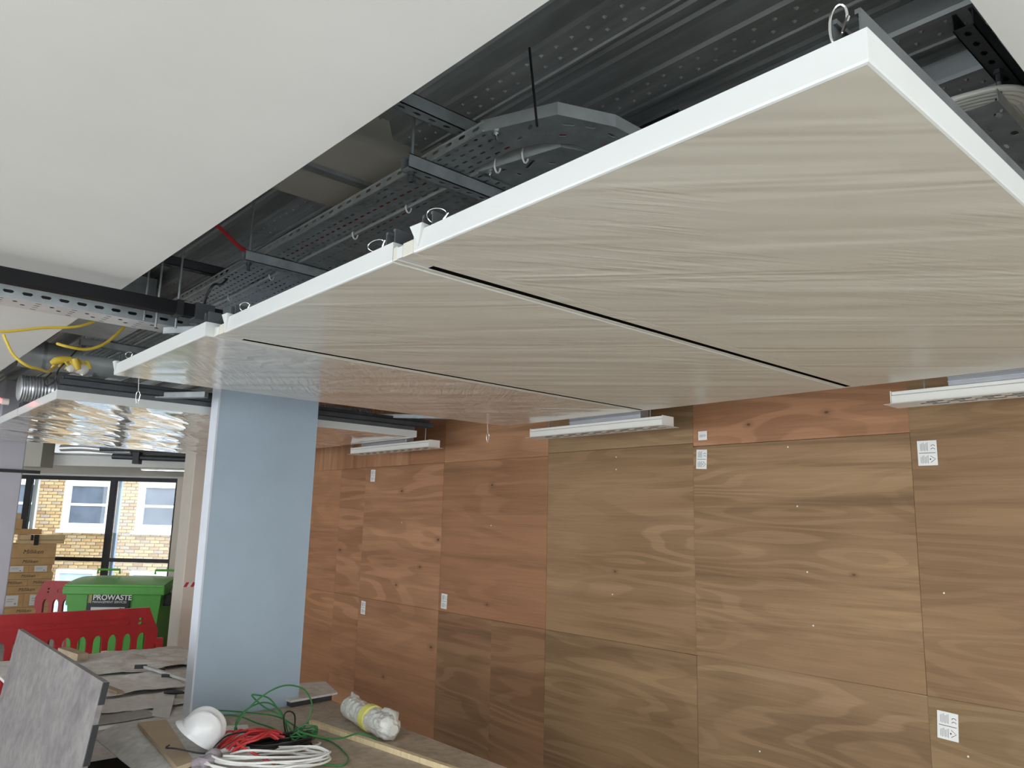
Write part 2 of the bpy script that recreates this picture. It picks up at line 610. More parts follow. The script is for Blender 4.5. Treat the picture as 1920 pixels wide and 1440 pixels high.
def text(name, body, size, mat, parent, loc, rot=(PI / 2, 0, 0), depth=0.001, align='LEFT', sx=1.0, shear=0.0, bold=0.0):
    c = bpy.data.curves.new(name, 'FONT')
    c.body = body
    c.size = size
    c.extrude = depth
    c.align_x = align
    c.shear = shear
    c.offset = bold
    t = bpy.data.objects.new(name, c)
    COL.objects.link(t)
    bpy.context.view_layer.update()
    me = bpy.data.meshes.new_from_object(t.evaluated_get(bpy.context.evaluated_depsgraph_get()))
    bpy.data.objects.remove(t)
    bpy.data.curves.remove(c)
    me.materials.clear()
    me.materials.append(mat)
    o = bpy.data.objects.new(name, me)
    COL.objects.link(o)
    o.parent = parent
    o.location = loc
    o.rotation_euler = rot
    o.scale = (sx, 1, 1)
    return o


def slot(cx, cy, w, h, seg=3):
    """rounded slot outline (2-D)"""
    r = min(w, h) / 2
    pts = []
    if w >= h:
        for s, a0 in ((1, -PI / 2), (-1, PI / 2)):
            for i in range(seg + 1):
                a = a0 + PI * i / seg
                pts.append((cx + s * (w / 2 - r) + r * math.cos(a), cy + r * math.sin(a)))
    else:
        for s, a0 in ((1, 0), (-1, PI)):
            for i in range(seg + 1):
                a = a0 + PI * i / seg
                pts.append((cx + r * math.cos(a), cy + s * (h / 2 - r) + r * math.sin(a)))
    return pts


def rect(x0, x1, y0, y1):
    return [(x0, y0), (x1, y0), (x1, y1), (x0, y1)]


YAWR = math.radians(-41.43)      # the glazed facade stands skew to the room


# ================================================================ SETTING
FAC = 12.87                      # distance of the facade plane, measured square to it


def uw(u, n, z=0.0):
    return (u * 0.74979 + n * 0.66168, -u * 0.66168 + n * 0.74979, z)


# floor
fp = [(-5.2, -4.2), (7, -4.2), (7, 11.0), uw(-2.0, FAC)[:2], uw(-18.1, FAC)[:2]]
struct(MB().prism(fp, [], 'z', -0.12, 0.0).build('floor', M['floor'], loc=(0, 0, 0)))
# structural slab over everything
struct(MB().prism(fp, [], 'z', 3.215, 3.40).build('ceiling_slab', M['plaster_dull'], loc=(0, 0, 3.215)))

# plaster ceiling: two flat fields around the open service trough, with folded edge
mb = MB()
mb.box(-5.0, 0.80, -4.0, 9.2, 2.79, 2.805)
mb.box(0.785, 0.80, 0.345, 9.2, 2.805, 2.90)
mb.box(0.80, 3.79, -4.0, 0.345, 2.79, 2.805)
mb.box(0.80, 3.79, 0.33, 0.345, 2.805, 2.90)
ceil = struct(mb.build('ceiling', M['plaster'], loc=(0, 0, 2.79)))
ceil.rotation_euler = (0, 0, math.radians(0.55))

# profiled steel deck above the trough
PD = 0.30
prof = [(0.0, .058), (.05, .058), (.058, .050), (.066, .058), (.10, .058), (.108, .050), (.116, .058), (.142, .058), (.156, .010), (.162, .0),
        (.262, .0), (.266, -.005), (.272, -.005), (.276, .0), (.262, .030), (.262, .058)]
x_off = 0.167 - 0.3
pts = []
for k in range(14):
    pts += [(x_off + k * PD + a, 3.14 + b) for a, b in prof]
mb = MB()
nn = len(pts)
mb.add([(p[0], -0.5, p[1]) for p in pts] + [(p[0], 9.3, p[1]) for p in pts], [[i, i + 1, nn + i + 1, nn + i] for i in range(nn - 1)])
deck = struct(mb.build('ceiling_deck', M['deck'], loc=(0, 0, 3.14)))
mb = MB()
for k in range(2, 10):
    for row in (0, 1):
        for j in range(120):
            x = x_off + k * PD + .190 + row * .042
            y = -0.2 + j * .055 + row * .0275
            n = 5
            base = len(mb.v)
            mb.v += [(x + .0075 * math.cos(2 * PI * q / n), y + .0075 * math.sin(2 * PI * q / n), 3.1402) for q in range(n)]
            mb.v += [(x, y, 3.1345)]
            mb.f += [[base + (q + 1) % n, base + q, base + n] for q in range(n)]
mb.smooth = True
tag(mb.build('embossing', M['deck'], deck), kind='stuff')

# shallow lined beam crossing the trough
mb = MB()
mb.box(0.2, 3.79, 2.0, 2.525, 3.09, 3.21)
bm_ = struct(mb.build('trim_1', M['plaster_dull']))
MB().box(0.2, 3.79, 2.235, 2.275, 3.075, 3.091).build('joint_strip', M['galv'], bm_)

# plywood hoarding wall, sheet by sheet
wall = struct(thing('wall_right', (3.8, 3.0, 0)))
MB().box(3.822, 3.92, -4.0, 8.87, 0, 3.21).build('studwork', M['oldwood'], wall)
tan_lo, tan_hi = (0.300, 0.190, 0.100), (0.410, 0.270, 0.150)
red_lo, red_hi = (0.410, 0.208, 0.112), (0.530, 0.292, 0.165)
mid_lo, mid_hi = (0.300, 0.165, 0.090), (0.420, 0.245, 0.135)
boards = [
    # y0, y1, z0, z1, lo, hi, streak, rings, vertical, knots (local to the sheet, origin at its lower near corner)
    (-2.20, -0.98, 0.0, 1.218, tan_lo, tan_hi, .4, 9, 0, ()), (-2.20, -0.98, 1.222, 3.2, tan_lo, tan_hi, .4, 9, 0, ()),
    (-0.98, 0.24, 0.0, 1.218, tan_lo, tan_hi, .4, 9, 0, ()), (-0.98, 0.24, 1.222, 3.2, tan_lo, tan_hi, .4, 9, 0, ()),
    (0.24, 1.458, 0.0, 1.218, (0.24, 0.17, 0.085), (0.35, 0.235, 0.13), .55, 7, 0, ()),
    (0.24, 1.458, 1.222, 3.2, tan_lo, tan_hi, .6, 10, 0, ()),
    (1.462, 2.678, 0.0, 1.218, (0.27, 0.175, 0.10), (0.38, 0.255, 0.145), .6, 8, 0, ((0.55, 0.62, .010),)),
    (1.462, 2.678, 1.222, 2.393, tan_lo, tan_hi, .95, 12, 0, ((0.3, 0.5, .008),)),
    (1.462, 2.678, 2.397, 3.2, red_lo, red_hi, .3, 8, 0, ((0.85, .10, .012), (0.4, .13, .012))),
    (2.682, 3.898, 0.0, 1.218, (0.26, 0.165, 0.09), (0.37, 0.245, 0.135), .6, 7, 0, ()),
    (2.682, 3.898, 1.222, 2.413, tan_lo, tan_hi, .4, 9, 0, ((0.6, 0.42, .010),)),
    (2.682, 3.898, 2.417, 3.2, tan_lo, (0.37, 0.25, 0.14), .4, 8, 0, ()),
    (3.902, 4.46, 0.0, 1.218, mid_lo, (0.36, 0.21, 0.115), .6, 7, 0, ()),
    (4.464, 5.118, 0.0, 1.218, mid_lo, (0.38, 0.225, 0.125), .7, 8, 0, ()),
    (3.902, 5.118, 1.222, 2.393, red_lo, (0.42, 0.225, 0.12), .55, 7, 0, ((0.60, 0.98, .014), (0.62, 0.10, .010))),
    (3.902, 5.118, 2.397, 3.2, red_lo, red_hi, .3, 6, 0, ()),
    (5.122, 6.338, 0.0, 1.218, red_lo, red_hi, .35, 6, 0, ((0.08, 0.93, .016), (0.75, 0.60, .012))),
    (5.122, 6.338, 1.222, 2.393, red_lo, red_hi, .3, 6, 0, ((0.04, 0.55, .018), (0.60, 0.95, .016), (0.62, 0.15, .014), (0.28, 0.32, .012))),
    (5.122, 5.62, 2.397, 3.2, red_lo, (0.40, 0.20, 0.105), .4, 6, 0, ()),
    (5.624, 6.338, 2.397, 3.2, red_lo, red_hi, .5, 6, 1, ()),
    (6.342, 6.80, 0.0, 1.218, red_lo, red_hi, .35, 6, 0, ()), (6.342, 6.80, 1.222, 2.393, red_lo, red_hi, .35, 6, 0, ((0.40, 0.40, .016),)),
    (6.342, 6.80, 2.397, 3.2, red_lo, (0.42, 0.22, 0.12), .5, 6, 1, ()),
    (6.804, 8.0, 0.0, 1.218, red_lo, (0.50, 0.265, 0.14), .4, 6, 0, ()), (6.804, 8.0, 1.222, 2.393, red_lo, (0.49, 0.255, 0.135), .45, 6, 0, ()),
    (6.804, 8.0, 2.397, 3.2, red_lo, red_hi, .5, 6, 1, ()),
    (8.004, 8.86, 0.0, 1.218, red_lo, red_hi, .4, 6, 0, ()), (8.004, 8.86, 1.222, 3.2, red_lo, red_hi, .4, 6, 0, ()),
]
for i, (y0, y1, z0, z1, lo, hi, stt, rg, vert, kn) in enumerate(boards):
    pr = random.uniform(-0.0025, 0.0015)
    lo2 = (lo[0] * 0.90, lo[1] * 0.84, lo[2] * 0.80)
    hi = (hi[0] * 0.94, hi[1] * 0.90, hi[2] * 0.86)
    m = ply('plywood_sheet_%d' % i, lo2, hi, i + 1, stt, rg, kn, bool(vert))
    mb = MB().bbox(0, 0.018, -0.0012, y1 - y0 + 0.0012, -0.0012, z1 - z0 + 0.0012, 0.0010)
    o = mb.build('plywood_sheet', m, wall, local=True)
    o.location = (pr, y0 - 3.0, z0)
    o.rotation_euler = (random.uniform(-.0012, .0012), 0, 0)
# screw heads
mb = MB()
for (y, z) in ((2.08, 2.36), (2.04, 2.05), (2.0, 1.72), (1.98, 1.46), (1.36, 1.67), (1.31, 1.0), (3.27, 2.36), (3.27, 2.28), (4.5, 1.9), (5.7, 1.9), (2.3, .8), (3.3, 1.5)):
    mb.ball((3.797, y, z), .003, .0045, .0045, 6, 4)
tag(mb.build('screw_heads', M['white_metal'], wall), kind='stuff')

# room shell that closes the space
sw = MB()
for y0, y1 in ((-4.2, -3.5), (-1.1, -0.5), (1.9, 2.5), (4.9, 5.5), (7.9, 8.5), (10.9, 21.6)):
    sw.box(-5.2, -5.0, y0, y1, 0, 3.215)
sw.box(-5.2, -5.0, -4.2, 21.6, 0, 0.25)
sw.box(-5.2, -5.0, -4.2, 21.6, 2.75, 3.215)
struct(sw.build('wall_left', M['plaster'], loc=(-5, 0, 0)))
struct(MB().prism(rect(-5.2, 7.0, 0, 3.215), [rect(-4.2, -2.2, .35, 2.65), rect(-1.6, .4, .35, 2.65), rect(1.0, 3.0, .35, 2.65)], 'y', -4.2, -4.0).build('wall_back', M['plaster']))
struct(MB().box(3.8, 7.0, 9.2, 9.4, 0, 3.215).build('wall_return', M['pier_cream']))
struct(MB().box(6.85, 7.0, 9.4, 11.2, 0, 3.215).build('wall_side', M['pier_cream']))

# piers
pb = struct(thing('wall_pier', (2.06, 4.68, 0)))
pb['label'] = 'pale blue boarded pier standing behind the table'
MB().box(1.733, 2.385, 4.63, 4.735, 0, 3.14).build('board_facing', M['pier_blue'], pb)
MB().box(1.722, 1.733, 4.628, 4.737, 0, 3.14).build('lit_edge', M['pier_edge'], pb)  # left side of the pier, coloured as if lit
struct(MB().bbox(3.10, 3.80, 8.875, 9.2, 0, 3.21, .01).build('wall_pier_cream', M['pier_cream']))
pl_ = struct(MB().bbox(1.17, 1.41, 8.585, 9.0, 0, 3.14, .01).build('wall_pier_lilac', M['pier_lilac']))
MB().box(0.6, 1.55, 8.56, 8.59, 2.27, 2.30).build('dark_track', M['frame'], pl_)

# ---------------------------------------------------------------- far facade with windows (local axes: u along, n away)
fac = struct(thing('wall_far', uw(-5.5, FAC), rz=YAWR))
MB().box(0, 3.6, 0, .25, 0, 3.215).build('jamb_wall', M['pier_cream'], fac, local=True)
MB().box(-9.0, 0, 0, .25, 2.49, 3.215).build('lintel', M['plaster'], fac, local=True)
MB().box(-12.6, -9.0, 0, .25, 0, 3.215).build('side_wall', M['plaster'], fac, local=True)
win = struct(thing('window_1', uw(-5.5, FAC), rz=YAWR))
ux = [0.0, -1.085, -2.49, -3.9, -5.3, -6.7, -8.1, -9.0]
for x in ux:
    MB().box(x - .045, x + .045, .05, .13, 0, 2.49).build('mullion', M['frame'], win, local=True)
for k in range(len(ux) - 1):
    a, b_ = ux[k + 1] + .045, ux[k] - .045
    MB().box(a, b_, .05, .13, 2.425, 2.49).build('head_rail', M['frame'], win, local=True)
    MB().box(a, b_, .05, .12, 1.115, 1.175).build('transom', M['frame'], win, local=True)
    MB().box(a, b_, .05, .13, 0.0, 0.09).build('bottom_rail', M['frame'], win, local=True)
    MB().box(a, b_, .085, .093, 1.175, 2.425).build('pane', M['glass'], win, local=True)
    MB().box(a, b_, .085, .093, .09, 1.115).build('pane', M['glass'], win, local=True)
# blue vertical reveal strip just outside the mullion, as seen in the photo
MB().box(ux[1] + .05, ux[1] + .10, .14, .20, 0, 2.49).build('outer_reveal', simple('pale_blue_reveal', (0.42, 0.58, 0.85), .5, var=.03), win, local=True)
MB().box(ux[2] + .05, ux[2] + .11, .14, .20, 0, 2.49).build('outer_reveal', M['sash_white'], win, local=True)

# low far ceiling, fascia and services in front of the facade
fc = struct(thing('ceiling_far', uw(-5.5, 10.4), rz=YAWR))
MB().box(-6.0, 2.2, 0, 2.45, 2.52, 2.56).build('plasterboard', M['plaster'], fc, local=True)
MB().box(-6.0, 2.2, -.02, .0, 2.52, 2.66).build('fascia', M['plaster'], fc, local=True)
MB().box(-.98, -.62, -.3, -.02, 2.48, 3.10).build('bulkhead', M['plaster_dull'], fc, local=True)

# street outside
struct(MB().prism([uw(-24, FAC + .3)[:2], uw(2, FAC + .3)[:2], uw(2, 30)[:2], uw(-24, 30)[:2]], [], 'z', -1.1, -1.0).build('ground', M['ground']))

# brick house across the street: bricks laid one by one where they show
BN = 18.0
bld = thing('brick_house', uw(-9.5, BN, -1.0), 'yellow stock brick house seen through the far window, white sash windows', 'building', rz=YAWR)
MB().box(-8, 9, .02, .4, 0, 9).build('wall', M['mortar'], bld, local=True)
U0 = -9.5
wins = [(-10.25, -9.16, 1.47, 2.60), (-8.55, -7.46, 1.47, 2.60), (-11.9, -10.86, 1.47, 2.60)]
low = [(-10.22, -9.30, -1.0, .60), (-8.55, -7.7, -1.0, .60)]


def brick_ok(u0, u1, z0, z1):
    for a, b_, c, d in wins + low:
        if u1 > a - .03 and u0 < b_ + .03 and z1 > c - .02 and z0 < d + .02:
            return False
    return True


def clip_brick(u0, u1, z0, z1):
    """what is left of a brick beside the window openings"""
    spans = [(u0, u1)]
    for a, b_, c, d in wins + low:
        if z1 > c and z0 < d:
            nxt = []
            for p, q in spans:
                if q <= a - .012 or p >= b_ + .012:
                    nxt.append((p, q))
                else:
                    if a - .012 - p > .03:
                        nxt.append((p, a - .012))
                    if q - b_ - .012 > .03:
                        nxt.append((b_ + .012, q))
            spans = nxt
    return spans


bk = MB().bbox(-.1055, .1055, -.012, .05, -.0315, .0315, .004)
proto = None
cnt = 0
rest = MB()
for r in range(0, 60):
    z = -.9 + r * .0745
    for c in range(0, 46):
        u = -14.9 + c * .224 + (.112 if r % 2 else 0)
        for p, q in clip_brick(u - .1055, u + .1055, z - .0315, z + .0315):
            if -11.0 < p and q < -7.45 and .45 < z < 2.75 and cnt < 300:
                off = ((p + q) / 2 - U0, random.uniform(-.004, .004), z + 1.0)
                if proto is None:
                    proto = bk.build('brick', M['brick'], bld, local=True)
                    o_ = proto
                    proto.location = off
                else:
                    o_ = link_copy(proto, bld, off)
                o_.scale = ((q - p) / .211, 1, 1)
                cnt += 1
            else:
                rest.box(p - U0, q - U0, -.012, .05, z + 1 - .0315, z + 1 + .0315)
tag(rest.build('brickwork', simple('far_stock_brick', (0.49, 0.35, 0.19), .9, var=.35, vscale=9), bld, local=True), kind='stuff')
for (a, b_, c, d) in wins:
    a, b_, c, d = a - U0, b_ - U0, c + 1, d + 1
    w = MB()
    w.prism(rect(a, b_, c + .02, d), [rect(a + .16, b_ - .10, c + .17, d - .12)], 'y', -.04, .06)
    wo = w.build('sash_frame', M['sash_white'], bld, local=True)
    MB().box(a + .16, b_ - .10, -.004, .012, c + .17, d - .12).build('pane', M['sash_dark'], wo, local=True)
    mid = (c + .17 + d - .12) / 2
    MB().box(a + .16, b_ - .10, -.02, .04, mid - .028, mid + .028).build('meeting_rail', M['sash_white'], wo, local=True)
    MB().box(a - .06, b_ + .06, -.10, .02, c - .05, c + .03).build('sill', M['sash_white'], wo, local=True)
for (a, b_, c, d) in low:
    a, b_, c, d = a - U0, b_ - U0, c + 1, d + 1
    wo = MB().prism(rect(a, b_, c, d), [rect(a + .08, b_ - .08, c + .1, d - .08)], 'y', -.04, .06).build('lower_frame', M['sash_white'], bld, local=True)
    MB().box(a + .08, b_ - .08, -.004, .012, c + .1, d - .08).build('pane', simple('pale_blue_glass', (.5, .62, .72), .15, var=.2, vscale=3), wo, local=True)


# ================================================================ CEILING PANELS
RX0, RX1 = 0.944, 3.25
RZ0, RZ1 = 2.54, 2.59


def wrinkled_plate(x0, x1, y0, y1, z, nx, ny, amp, seed, ca=.78, sa=-.62, fq=10):
    """underside film as a real, slightly creased sheet; edges stay put"""
    mb = MB()
    for j in range(ny + 1):
        for i in range(nx + 1):
            fx, fy = i / nx, j / ny
            x, y = x0 + (x1 - x0) * fx, y0 + (y1 - y0) * fy
            w = min(1, 6 * min(fx, 1 - fx, fy, 1 - fy))
            p = (x * ca + y * sa, -x * sa + y * ca)
            q = noise.noise(Vector((p[0] * 1.1 + seed, p[1] * fq, seed * 2.7))) + .5 * noise.noise(Vector((p[0] * 2.2, p[1] * fq * 1.9 + seed, 3.1)))
            mb.v.append((x, y, z - w * amp * (q + .4)))
    for j in range(ny):
        for i in range(nx):
            a = j * (nx + 1) + i
            mb.f.append([a, a + nx + 1, a + nx + 2, a + 1])
    mb.smooth = True
    return mb


def panel(name, x0, x1, y0, y1, label, mfilm, seed, amp=.0025, rail_near=True, fold=True, glossy_edge=False):
    t = thing(name, ((x0 + x1) / 2, (y0 + y1) / 2, RZ0), label, 'ceiling panel', 'film-wrapped ceiling panels')
    # folded tray: four sides, rounded lower edge and film along the top
    mb = MB()
    r = .005
    prof_o = [(0, RZ1), (0, RZ0 + r), (r * .3, RZ0 + r * .3), (r, RZ0)]
    loops = []
    for d, z in prof_o:
        loops.append([(x0 + d, y0 + d, z), (x1 - d, y0 + d, z), (x1 - d, y1 - d, z), (x0 + d, y1 - d, z)])
    for a in range(len(loops) - 1):
        b0 = len(mb.v)
        mb.v += loops[a] + loops[a + 1]
        for q in range(4):
            mb.f.append([b0 + q, b0 + 4 + q, b0 + 4 + (q + 1) % 4, b0 + (q + 1) % 4])
    mb.box(x0 + .004, x1 - .004, y0 + .004, y1 - .004, RZ1 - .012, RZ1 - .004)
    mb.build('edge_film', M['film_edge'], t)
    wrinkled_plate(x0 + r, x1 - r, y0 + r, y1 - r, RZ0, 90, 60, amp, seed, *((.60, .80, 8) if glossy_edge else (.655, -.755, 10))).build('underside_film', mfilm, t)
    # lipped steel hanging channels along the two cross edges
    for yc in (y0 + .012, y1 - .055):
        ch = MB()
        pr = [(yc, RZ1 - .012), (yc + .041, RZ1 - .012), (yc + .041, RZ1 + .041), (yc + .033, RZ1 + .041), (yc + .033, RZ1 + .034), (yc + .038, RZ1 + .034),
              (yc + .038, RZ1 - .008), (yc + .003, RZ1 - .008), (yc + .003, RZ1 + .034), (yc + .008, RZ1 + .034), (yc + .008, RZ1 + .041), (yc, RZ1 + .041)]
        ch.prism(pr, [], 'x', x0 + .012, x1 - .012)
        ch.build('hanging_channel', M['galv_dark'], t)
    if fold:
        f = MB()
        f.hexa([(x0 - .003, y1 - .022, RZ0 + .012), (x0 - .002, y1 - .020, RZ0 + .012), (x0 + .02, y1 - .016, RZ0 + .012), (x0 + .02, y1 - .020, RZ0 + .012),
                (x0 - .010, y1 - .045, RZ1 + .010), (x0 - .010, y1 + .004, RZ1 + .012), (x0 + .03, y1 + .002, RZ1 + .010), (x0 + .03, y1 - .04, RZ1 + .010)])
        f.build('corner_fold', M['film_edge'], t)
    return t


p1 = panel('ceiling_panel', RX0, RX1, 0.383, 1.425, 'largest film-wrapped ceiling panel, nearest, at upper right', M['film'], 1.3, .003)
p2 = panel('ceiling_panel', RX0, RX1, 1.512, 2.548, 'film-wrapped ceiling panel in the middle, between the two black slots', M['film'], 5.1, .004)
p3 = panel('ceiling_panel', RX0 - .03, RX1, 2.638, 3.745, 'film-wrapped ceiling panel right in front of the pale blue pier, beyond the second black slot', M['film_mid'], 9.4, .004)
p4 = panel('ceiling_panel', 0.90, 3.30, 4.81, 5.93, 'glossy ceiling panel behind the pale blue pier, under the dark channels', M['film_gloss'], 12.4, .010, fold=False, glossy_edge=True)
p5 = panel('ceiling_panel', 0.90, 3.30, 5.95, 7.06, 'glossy crinkled ceiling panel, second behind the pale blue pier', M['film_gloss'], 17.7, .010, fold=False, glossy_edge=True)
p6 = panel('ceiling_panel', 0.90, 3.30, 7.08, 8.19, 'glossy crinkled ceiling panel above the red barrier, furthest back', M['film_gloss'], 21.9, .010, fold=False, glossy_edge=True)


def slot_strip(y0, y1, sy, label):
    t = thing('slot_diffuser', ((RX0 + RX1) / 2, (y0 + y1) / 2, RZ0), label, 'air diffuser', 'slot diffusers between the ceiling panels')
    w = .0115
    MB().bbox(RX0, RX1, y0 + .002, sy - w, RZ0 + .001, RZ0 + .035, .002).build('near_flange', M['film'], t)
    MB().bbox(RX0, RX1, sy + w, y1 - .002, RZ0 + .001, RZ0 + .035, .002).build('far_flange', M['film'], t)
    MB().box(RX0, RX0 + .095, sy - w, sy + w, RZ0 + .002, RZ0 + .03).build('end_plug', M['film_edge'], t)
    MB().box(RX1 - .03, RX1, sy - w, sy + w, RZ0 + .002, RZ0 + .03).build('end_plug', M['film_edge'], t)
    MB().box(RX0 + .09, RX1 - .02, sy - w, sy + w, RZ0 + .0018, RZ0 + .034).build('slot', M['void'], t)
    return t


slot_strip(1.425, 1.512, 1.481, 'white strip with long black slot beside the nearest ceiling panel')
slot_strip(2.548, 2.638, 2.602, 'white strip with thinner looking black slot, further from the camera')


# snap hooks holding the panels
def carabiner(c, h, w, label, rz=0.0, tilt=0.0, group='snap hooks on the ceiling panels'):
    t = thing('snap_hook', c, label, 'hook', group, rz=rz)
    t.rotation_euler = (0, tilt, rz)
    pts = []
    for i in range(22):
        a = 2 * PI * i / 22
        k = .62 + .38 * (.5 + .5 * math.sin(a))
        pts.append((w / 2 * k * math.cos(a), 0, h / 2 + h / 2 * math.sin(a)))
    rr = max(h * .035, .0016)
    b = MB().tube(pts, rr, 6, closed=True)
    b.build('hook_body', M['chrome'], t, local=True)
    MB().tube([(w * .30, 0, h * .28), (w * .47, 0, h * .72)], rr * 1.3, 6).build('gate', M['chrome'], t, local=True)
    ring = [(rr * 2.2 * math.cos(2 * PI * i / 10), rr * 2.2 * math.sin(2 * PI * i / 10), -rr * 1.2) for i in range(10)]
    MB().tube([(p[0], 0, p[1] - rr) for p in ring], rr * .8, 6, closed=True).build('eyelet', M['chrome'], t, local=True)
    return t


hookz = RZ1 + .002
carabiner((0.955, 0.432, hookz + .002), .060, .026, 'large bright snap hook on the corner of the nearest ceiling panel', rz=math.radians(-50), tilt=.18)
carabiner((0.965, 1.372, hookz + .012), .036, .06, 'snap hook lying sideways at the far end of the nearest panel', rz=math.radians(-60), tilt=.15)
carabiner((0.965, 1.62, hookz + .008), .03, .055, 'snap hook on the middle panel beside the first slot strip', rz=math.radians(-60), tilt=-.2)
carabiner((0.965, 2.44, hookz + .008), .03, .045, 'small snap hook on the middle panel near the black trunking', rz=math.radians(-60))
carabiner((0.93, 3.60, hookz + .008), .028, .045, 'small snap hook on the far corner of the third panel', rz=math.radians(-60))
for x, lab in ((1.03, 'snap hook on a cord left of the pale blue pier'), (3.126, 'snap hook on a cord against the plywood wall')):
    t = carabiner((x, 3.762, 2.432), .052, .02, lab, rz=math.radians(-30), group='snap hooks hanging on cords')
    MB().tube([(0, 0, .052), (-.004, .0, .10), (-.006, 0, .20)], .0014, 5).build('cord', M['white_cable'], t, local=True)


# ================================================================ CABLE TRAYS, STRUTS
def tray_run(name, x0, x1, y0, y1, z, label, flange=.028):
    t = thing(name, ((x0 + x1) / 2, (y0 + y1) / 2, z), label, 'cable tray', 'perforated cable trays in the trough')
    sec = .12
    w = x1 - x0
    holes = []
    for k, fx in enumerate((.14, .38, .62, .86)):
        for j in range(3):
            cy = sec * (j + .5) / 3 + (0.006 if k % 2 else -.006)
            holes.append(slot(w * fx, cy, .007, .022, 2))
    v2, fs = fill_loop(rect(0, w, 0, sec), holes)
    fh = [slot(sec * (j + .5) / 2, flange * .55, .03, .009, 2) for j in range(2)]
    f2, ffs = fill_loop(rect(0, sec, 0, flange), fh)
    base = MB()
    lf = MB()
    n = int(round((y1 - y0) / sec))
    for k in range(n):
        yy = y0 + k * sec
        base.add([(x0 + p[0], yy + p[1], z) for p in v2], [f[::-1] for f in fs])
        for xx in (x0, x1):
            lf.add([(xx, yy + p[0], z + p[1]) for p in f2], ffs)
    lf.box(x0 - .002, x0 + .004, y0, y0 + n * sec, z + flange - .003, z + flange)
    lf.box(x0 - .0025, x0 + .002, y0, y0 + n * sec, z - .002, z + .003)
    lf.box(x1 - .004, x1 + .002, y0, y0 + n * sec, z + flange - .003, z + flange)
    base.build('tray_base', M['galv'], t)
    lf.build('tray_flange', M['galv_bright'], t)
    return t


tray_run('cable_tray', 1.165, 1.29, 1.46, 6.0, 2.94, 'perforated steel cable tray nearest the white plaster ceiling edge')
tray_run('cable_tray', 1.312, 1.452, 1.66, 6.0, 2.94, 'perforated steel cable tray further from the plaster ceiling, carrying a red cable')


def tray_bend(name, outer, inner, z, label, slots_):
    t = thing(name, (outer[0][0], outer[0][1], z), label, 'cable tray', 'flat tray bends')
    poly = outer + inner[::-1]
    holes = [[(cx + math.cos(a) * dx - math.sin(a) * dy, cy + math.sin(a) * dx + math.cos(a) * dy) for dx, dy in slot(0, 0, L, .010, 2)] for cx, cy, a, L in slots_]
    MB().prism(poly, holes, 'z', z - .001, z + .001).build('bend_plate', M['galv'], t)
    s = MB()
    for a, b_ in zip(outer[:-1], outer[1:]):
        s.bar((a[0], a[1], z + .016), (b_[0], b_[1], z + .016), .002, .034)
    s.build('outer_flange', M['galv_bright'], t)
    s = MB()
    for a, b_ in zip(inner[:-1], inner[1:]):
        s.bar((a[0], a[1], z + .012), (b_[0], b_[1], z + .012), .002, .026)
    s.build('inner_flange', M['galv'], t)
    b = MB()
    for (x, y) in ((outer[0][0] + .03, outer[0][1] - .03), (inner[-1][0] - .02, inner[-1][1] - .06), (inner[-1][0] - .05, inner[-1][1] - .03)):
        b.cyl((x, y, z + .01), (x, y, z - .022), .003, 8)
        b.cyl((x, y, z - .002), (x, y, z - .008), .007, 6)
    tag(b.build('bolts', M['chrome'], t), kind='stuff')
    return t


tray_bend('tray_bend', [(1.165, 1.47), (1.213, 1.345), (1.245, 1.265), (1.395, 1.205), (1.56, 1.205)],
          [(1.292, 1.47), (1.325, 1.395), (1.385, 1.345), (1.47, 1.335), (1.56, 1.335)], 2.94, 'flat steel tray corner piece with slots, the larger one below the deck',
          [(1.24, 1.36, 1.1, .03), (1.30, 1.28, -.6, .035), (1.35, 1.25, -.5, .03), (1.33, 1.33, -.8, .025), (1.42, 1.24, 0, .03), (1.46, 1.29, 0, .03), (1.26, 1.42, 1.3, .025), (1.50, 1.24, 0, .03)])
tray_bend('tray_bend', [(1.312, 1.67), (1.33, 1.60), (1.378, 1.385), (1.46, 1.352), (1.62, 1.352)],
          [(1.452, 1.67), (1.465, 1.58), (1.50, 1.52), (1.55, 1.495), (1.62, 1.49)], 2.945, 'flat steel tray corner piece, the smaller one closer to the panel edge',
          [(1.39, 1.52, 1.2, .06), (1.36, 1.60, 1.3, .02), (1.43, 1.47, -.6, .025), (1.47, 1.42, -.4, .025), (1.41, 1.59, .1, .025), (1.52, 1.42, 0, .03)])
# straight continuation of both bends towards the plywood wall
for (y0, y1, x0, lab) in ((1.205, 1.335, 1.56, 'tray run'), (1.352, 1.49, 1.62, 'tray run')):
    t = thing('cable_tray', (2.3, (y0 + y1) / 2, 2.94), 'cable tray running across above the nearest panel to the plywood, ' + ('nearer one' if y0 < 1.3 else 'further one'), 'cable tray', 'perforated cable trays in the trough')
    MB().box(x0, 3.6, y0, y1, 2.939, 2.941).build('tray_base', M['galv'], t)
    MB().box(x0, 3.6, y0 - .001, y0 + .001, 2.94, 2.97).build('near_flange', M['galv_bright'], t)
    MB().box(x0, 3.6, y1 - .001, y1 + .001, 2.94, 2.97).build('far_flange', M['galv_bright'], t)


